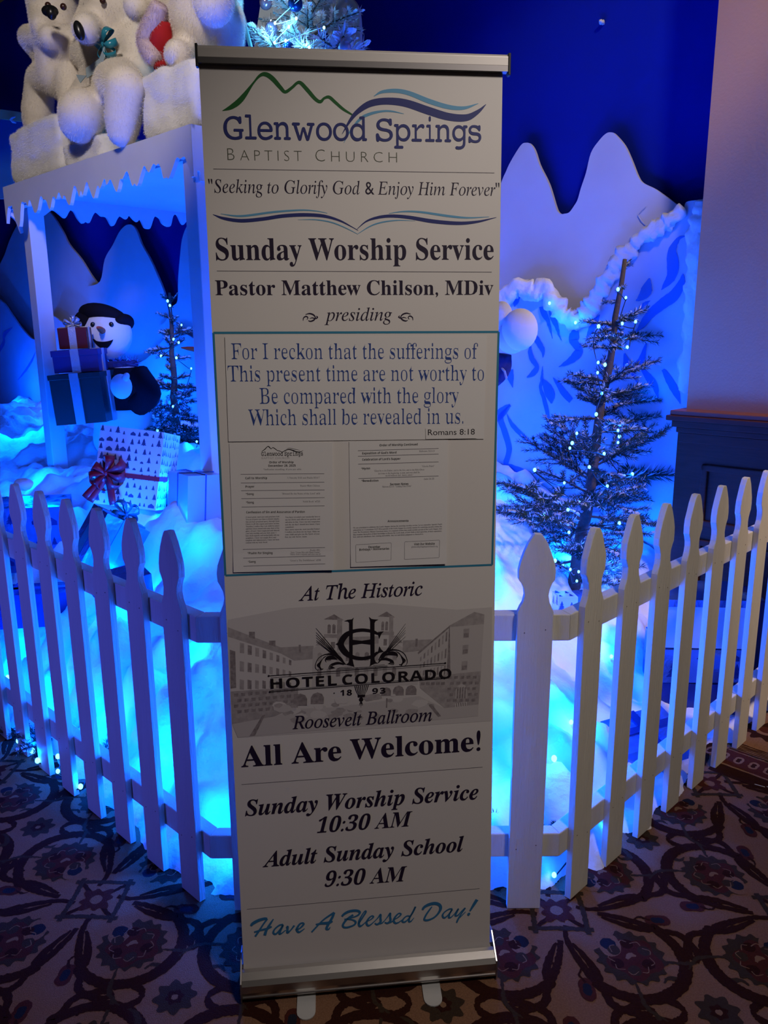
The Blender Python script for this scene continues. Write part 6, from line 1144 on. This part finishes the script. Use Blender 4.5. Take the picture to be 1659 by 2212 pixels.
s1, sb1 = snowman('snowman in a floppy black hat holding stacked gifts under the booth roof', b0, hd[0][:3], hd[0][3], hd[1][:3], hd[1][3], toC + Vector((-1.1, 0, 0)), True, 1, 'black_felt', .1)
ar = [(-1.4281,4.6701,1.298,0.0596),(-1.3567,4.6,1.1821,0.0697),(-1.4487,4.6904,1.1077,0.0659),(-1.5672,4.8069,1.1898,0.0672)]
limb(s1, sb1, 'sleeve', [p[:3] for p in ar[:3]], [ar[0][3], ar[1][3], ar[2][3]], 'black_felt')
mt = [(-1.4737,4.4766,1.2311,0.0703),(-1.3769,4.3815,1.3249,0.0305)]
q = MB(); q.ball(Vector(mt[0][:3]) - sb1, (mt[0][3] * .85, mt[0][3] * .7, mt[0][3]), 18, 12); q.ball(Vector(mt[0][:3]) - sb1 + Vector((.035, -.02, .05)), (.02, .02, .03), 12, 8, Euler((0, .5, 0)).to_matrix()); build('mitten', q, 'snowman', s1, smooth=True)
cf = [(-1.5842,4.95,1.191),(-1.511,4.95,1.1677)]; limb(s1, sb1, 'cuff', cf, [.066, .074], 'navy_coat')
h2 = [(-0.8656,4.4258,1.4149,0.1276),(-0.8463,4.4069,1.1168,0.16)]; g2 = to_ab(h2[1][:3]); s2, sb2 = snowman('snowman facing left behind the booth corner post, only its carrot nose showing', on_snow(g2[0], g2[1], -.03), h2[0][:3], h2[0][3], h2[1][:3], h2[1][3], Vector((-1, -.08, .0)), False, 2, 'navy_coat')
h3 = [(0.3513,3.8609,1.4263,0.1291),(0.3547,3.8575,1.1606,0.1491)]; g3 = to_ab(h3[1][:3]); s3, sb3 = snowman('snowman behind the banner raising one white mitten at its right edge', on_snow(g3[0], g3[1], -.03), h3[0][:3], h3[0][3], h3[1][:3], h3[1][3], Vector((-.1, -1, .05)), False, 3, 'navy_coat')
m3 = [(0.5914,3.4847,1.5282,0.0779),(0.522,3.5529,1.5861,0.0588),(0.563,3.5126,1.493,0.0686),(0.533,3.5421,1.4231,0.0348),(0.5204,3.5545,1.3521,0.0453),(0.448,3.6256,1.2868,0.0549)]
q = MB(); q.ball(Vector(m3[0][:3]) - sb3, (m3[0][3], m3[0][3] * .75, m3[0][3] * 1.15), 20, 14); q.ball(Vector(m3[1][:3]) - sb3, (m3[1][3] * .8, m3[1][3] * .7, m3[1][3] * 1.1), 18, 12); q.ball(Vector(m3[2][:3]) - sb3, (m3[2][3], m3[2][3] * .7, m3[2][3]), 18, 12)
o = build('mitten', q, 'snowman', s3, smooth=True)
limb(s3, sb3, 'sleeve', [m3[3][:3], m3[4][:3], m3[5][:3], h3[1][:3]], [m3[3][3], m3[4][3], m3[5][3], .09], 'navy_coat')
q = MB(); cu = [(0.5109,3.5218,1.3779),(0.5328,3.5002,1.3506),(0.5407,3.4925,1.319)]; q.tube([Vector(p) - sb3 for p in cu], .005, 6); build('cuff_trim', q, 'silver_ribbon', s3)

# ============================================================ WRAPPED GIFTS
def gift(label, loc, dims, rot, m_, rib=None, lid=None, prints=None, group='wrapped gifts in the display', cross=True, bowm=None, bows=.07, seed=0):
    t = thing('gift_box', label, 'gift', loc, rot, group); x, y, z = dims; q = MB(); q.box((0, 0, z / 2), (x, y, z)); mats = [m_]
    if prints:   # small fir trees printed on the visible faces
        mats.append(prints[0]); r_ = random.Random(seed); s0 = prints[1]
        for (o_, ux_, uz_, w_, h_) in ((Vector((0, -y / 2 - .0006, 0)), Vector((1, 0, 0)), Vector((0, 0, 1)), x, z), (Vector((x / 2 + .0006, 0, 0)), Vector((0, 1, 0)), Vector((0, 0, 1)), y, z), (Vector((-x / 2 - .0006, 0, 0)), Vector((0, -1, 0)), Vector((0, 0, 1)), y, z), (Vector((0, 0, z + .0006)), Vector((1, 0, 0)), Vector((0, 1, 0)), x, y)):
            zoff = Vector((0, 0, 0)) if uz_.z else -uz_ * y / 2; nu_, nv_ = max(2, int(w_ / s0 / 1.05)), max(2, int(h_ / s0 / 1.35))
            for i in range(nu_):
                for j in range(nv_):
                    cx = -w_ / 2 + w_ * (i + .5 + r_.uniform(-.2, .2)) / nu_; cz_ = h_ * (j + .25 + r_.uniform(-.12, .12)) / nv_; s_ = s0 * r_.choice((.65, .85, 1.05, 1.25)); b_ = o_ + zoff + ux_ * cx + uz_ * cz_
                    if r_.random() < .16:   # a small hut
                        pts = [(-.4, 0), (.4, 0), (.4, .3), (0, .6), (-.4, .3)]; q.add([b_ + ux_ * px_ * s_ + uz_ * pz_ * s_ for px_, pz_ in pts], [tuple(range(5))], 1); continue
                    for (hw_, z0_, z1_) in ((.36, .08, .5), (.28, .3, .72), (.19, .55, 1.0)): q.add([b_ - ux_ * hw_ * s_ + uz_ * z0_ * s_, b_ + ux_ * hw_ * s_ + uz_ * z0_ * s_, b_ + uz_ * z1_ * s_], [(0, 1, 2)], 1)
                    q.add([b_ - ux_ * .05 * s_, b_ + ux_ * .05 * s_, b_ + ux_ * .05 * s_ + uz_ * .1 * s_, b_ - ux_ * .05 * s_ + uz_ * .1 * s_], [(0, 1, 2, 3)], 1)
    bo = build('box', q, mats, t)
    if lid:
        q = MB(); q.box((0, 0, z - lid[1] / 2 + .003), (x + .012, y + .012, lid[1])); bevel(build('lid', q, lid[0], t), .002)
    if rib:
        q = MB(); w_, e = rib[1], .0025
        q.box((0, 0, z / 2 + .001), (w_, y + 2 * e + .012 * bool(lid), z + 2 * e + .003))
        if cross: q.box((0, 0, z / 2 + .001), (x + 2 * e + .012 * bool(lid), w_, z + 2 * e + .003))
        build('ribbon', q, rib[0], t)
    if bowm: bow(t, Vector((0, 0, 0)), (0, -.02, z + .02), bows, bowm, up=Vector((0, 0, 1)), side=Vector((1, 0, 0)), loops=7, tails=2, seed=seed)
    return t
def facing(p, extra=0.0): d = Vector((0, 0, 1.5)) - Vector(p); return math.atan2(d.y, d.x) + math.pi / 2 + extra
# the stack in the snowman's arms
k_ = [(-1.775,4.7165,1.0054,0.1386),(-1.7381,4.6803,1.2647,0.1359),(-1.7781,4.7196,1.2843,0.1204),(-1.7875,4.7288,1.3969,0.0818),(-1.8049,4.746,1.3965,0.0712),(-1.7706,4.7122,1.5113,0.0703)]
sc1 = (Vector(k_[0][:3]) - Vector((0, 0, 1.526))).length / 1700
g = Vector(k_[0][:3]); az = facing(g, -.12)
gift('dark green gift box lowest in the stack held by the hatted snowman', g + Vector((.0, .05, 0)), (100 * sc1, 90 * sc1, 97 * sc1), (0, R(-4), az - .25), 'green_box', ('silver_ribbon', 18 * sc1), ('green_box', .03))
g2_ = g + Vector((.0, .05, 0)) + Vector((-.02, 0, 100 * sc1)); gift('violet gift box in the middle of the stack held by the hatted snowman', g2_, (86 * sc1, 70 * sc1, 42 * sc1), (0, R(-3), az - .15), 'violet_box', ('silver_ribbon', 16 * sc1), ('violet_box', .035))
g3_ = g2_ + Vector((-.02, 0, 45 * sc1)); gift('dark red gift box topmost in the stack held by the hatted snowman', g3_, (54 * sc1, 46 * sc1, 40 * sc1), (0, R(-2), az - .1), 'red_box', ('silver_ribbon', 14 * sc1), None, None, bowm='silver_ribbon', bows=.055, seed=4)
# white printed box with the red bow
k_ = [(-1.1836,3.5466,0.7536,0.1281),(-1.3759,3.7355,0.7775,0.0022),(-0.9135,3.2811,1.1521,0.0019),(-1.2798,3.6411,1.0806,0.0021),(-0.9035,3.2713,0.7718,0.002)]; dpt = (Vector(k_[0][:3]) - Vector((0, 0, 1.526))).length / 1700
p = Vector(k_[0][:3]); wt = gift('white gift box printed with blue fir trees, red bow, on the snow before the booth', p + Vector((.01, .06, -.02)), (128 * dpt, 120 * dpt, 158 * dpt), (R(-11), R(7), facing(p, -.36)), 'print_paper', None, None, ('toile_ink', .028), seed=6)
x, y, z = 128 * dpt, 120 * dpt, 158 * dpt; q = MB(); w_ = .020; zb = z * .40
q.box((0, 0, zb), (x + .006, y + .006, w_)); build('ribbon', q, 'red_ribbon', wt); bow(wt, Vector((0, 0, 0)), (-x * .30, -y / 2 - .03, zb + .0), .085, 'red_ribbon', up=Vector((0, 0, 1)), side=Vector((1, 0, 0)), loops=7, tails=3, seed=9, wid=.55)
def gift_at(label, px, dims, yaw, *a, tilt=(0, 0), sink=.03, **k):
    p = Vector(px); return gift(label, p - Vector((0, 0, sink)), dims, (tilt[0], tilt[1], facing(p, yaw)), *a, **k)
gift_at('large blue foil gift printed with fir trees behind the left fence run', [(-1.7445,3.7052,0.4558)][0], (.40, .30, .31), -.25, 'foil_blue', None, None, ('foil_navy', .06), seed=12)
gift_at('tilted blue gift with a wide teal ribbon beside the large foil gift', [(-1.2001,3.0861,0.5935)][0], (.20, .16, .26), .35, 'foil_blue', ('teal_ribbon', .05), None, None, tilt=(R(6), R(32)), bowm='teal_ribbon', bows=.06, seed=3)
gift_at('dark blue flat gift low behind the left fence, right of the teal ribbon', [(-0.914,2.6086,0.675)][0], (.18, .12, .07), .3, 'foil_navy', None, None, None, tilt=(R(8), R(-5)))
gift_at('dark foil gift under the large foil gift behind the left fence', [(-1.6024,3.2572,0.3223)][0], (.46, .16, .15), -.3, 'foil_navy', ('foil_blue', .03), None, None)
gift_at('pale blue wrapped gift with folded ends between the white box and booth post', [(-0.8308,3.3681,0.7801)][0], (.17, .17, .20), .5, 'foil_pale', ('foil_blue', .006), None, None, sink=.05, tilt=(0, R(5)))
gift_at('blue gift box behind the white printed box', [(-0.9933,3.7101,0.7049)][0], (.13, .14, .22), .2, 'foil_blue', None, None, None, sink=.05)
gift_at('small pale gift under the tall right spruce, reindeer print', [(0.7841,3.2519,0.2968)][0], (.085, .09, .13), .35, 'foil_pale', None, None, ('foil_blue', .04), sink=.02, seed=4)
gift_at('small blue gift beside the pale gift under the right spruce', [(0.8826,3.3806,0.2476)][0], (.075, .08, .14), .5, 'foil_blue', None, None, None, sink=.02)
pr0 = [(1.2783,3.0414,-0.0618)][0]; q0 = Vector(pr0); q0.z = .01
gift('dark blue foil gift at the bottom of the stack by the wainscot', q0, (.34, .26, .13), (0, 0, facing(q0, .3)), 'foil_navy', ('foil_blue', .02), None, None)
gift('blue foil gift printed with chevron trees, middle of the stack by the wainscot', q0 + Vector((0, 0, .135)), (.33, .25, .14), (0, 0, facing(q0, .38)), 'foil_blue', None, None, ('foil_navy', .08), seed=3)
gift('pale blue plain gift on top of the stack by the wainscot', q0 + Vector((0, 0, .28)), (.32, .24, .20), (0, 0, facing(q0, .33)), 'foil_pale', None, ('foil_blue', .03))
g_ = Vector([(1.5253,3.0654,0.02)][0]) + E2 * .12
gift('tall dark navy gift farthest along the right fence run', g_, (.26, .22, .42), (0, 0, facing(g_, .3)), 'foil_navy', ('foil_blue', .02), None, None)
g_ = Vector([(0.9135,2.5275,0.1274)][0]); g_.z = .07
gift('blue foil gift lying tilted behind the right fence run, near the corner', g_, (.24, .18, .10), (R(10), R(-8), facing(g_, .6)), 'foil_blue', ('foil_navy', .03), None, None)
q = MB(); p = snap(Vector([(-1.712,3.6733,0.8305)][0])); p = Vector([(-1.6323,3.5109,0.8591)][0]); q.ball(p, (.045, .035, .028), 14, 10, None, 0, lambda v: v * (1 + .18 * noise.noise(v * 40)))
tag(build('cotton_ball', q, 'cotton', smooth=True), 'small cotton ball lying on the large blue foil gift', 'cotton ball')
for pts, lab in ((((1.265, 2.42, .003), (1.28, 2.408, .004), (1.292, 2.402, .003)), 'shorter pale straw of lint on the carpet right of the fence'), (((1.30, 2.405, .003), (1.322, 2.372, .005), (1.33, 2.355, .003)), 'longer pale straw of lint on the carpet right of the fence')):
    q = MB(); q.tube(pts, .0012, 5); tag(build('lint_straw', q, 'lint'), lab, 'lint', 'lint on the carpet')
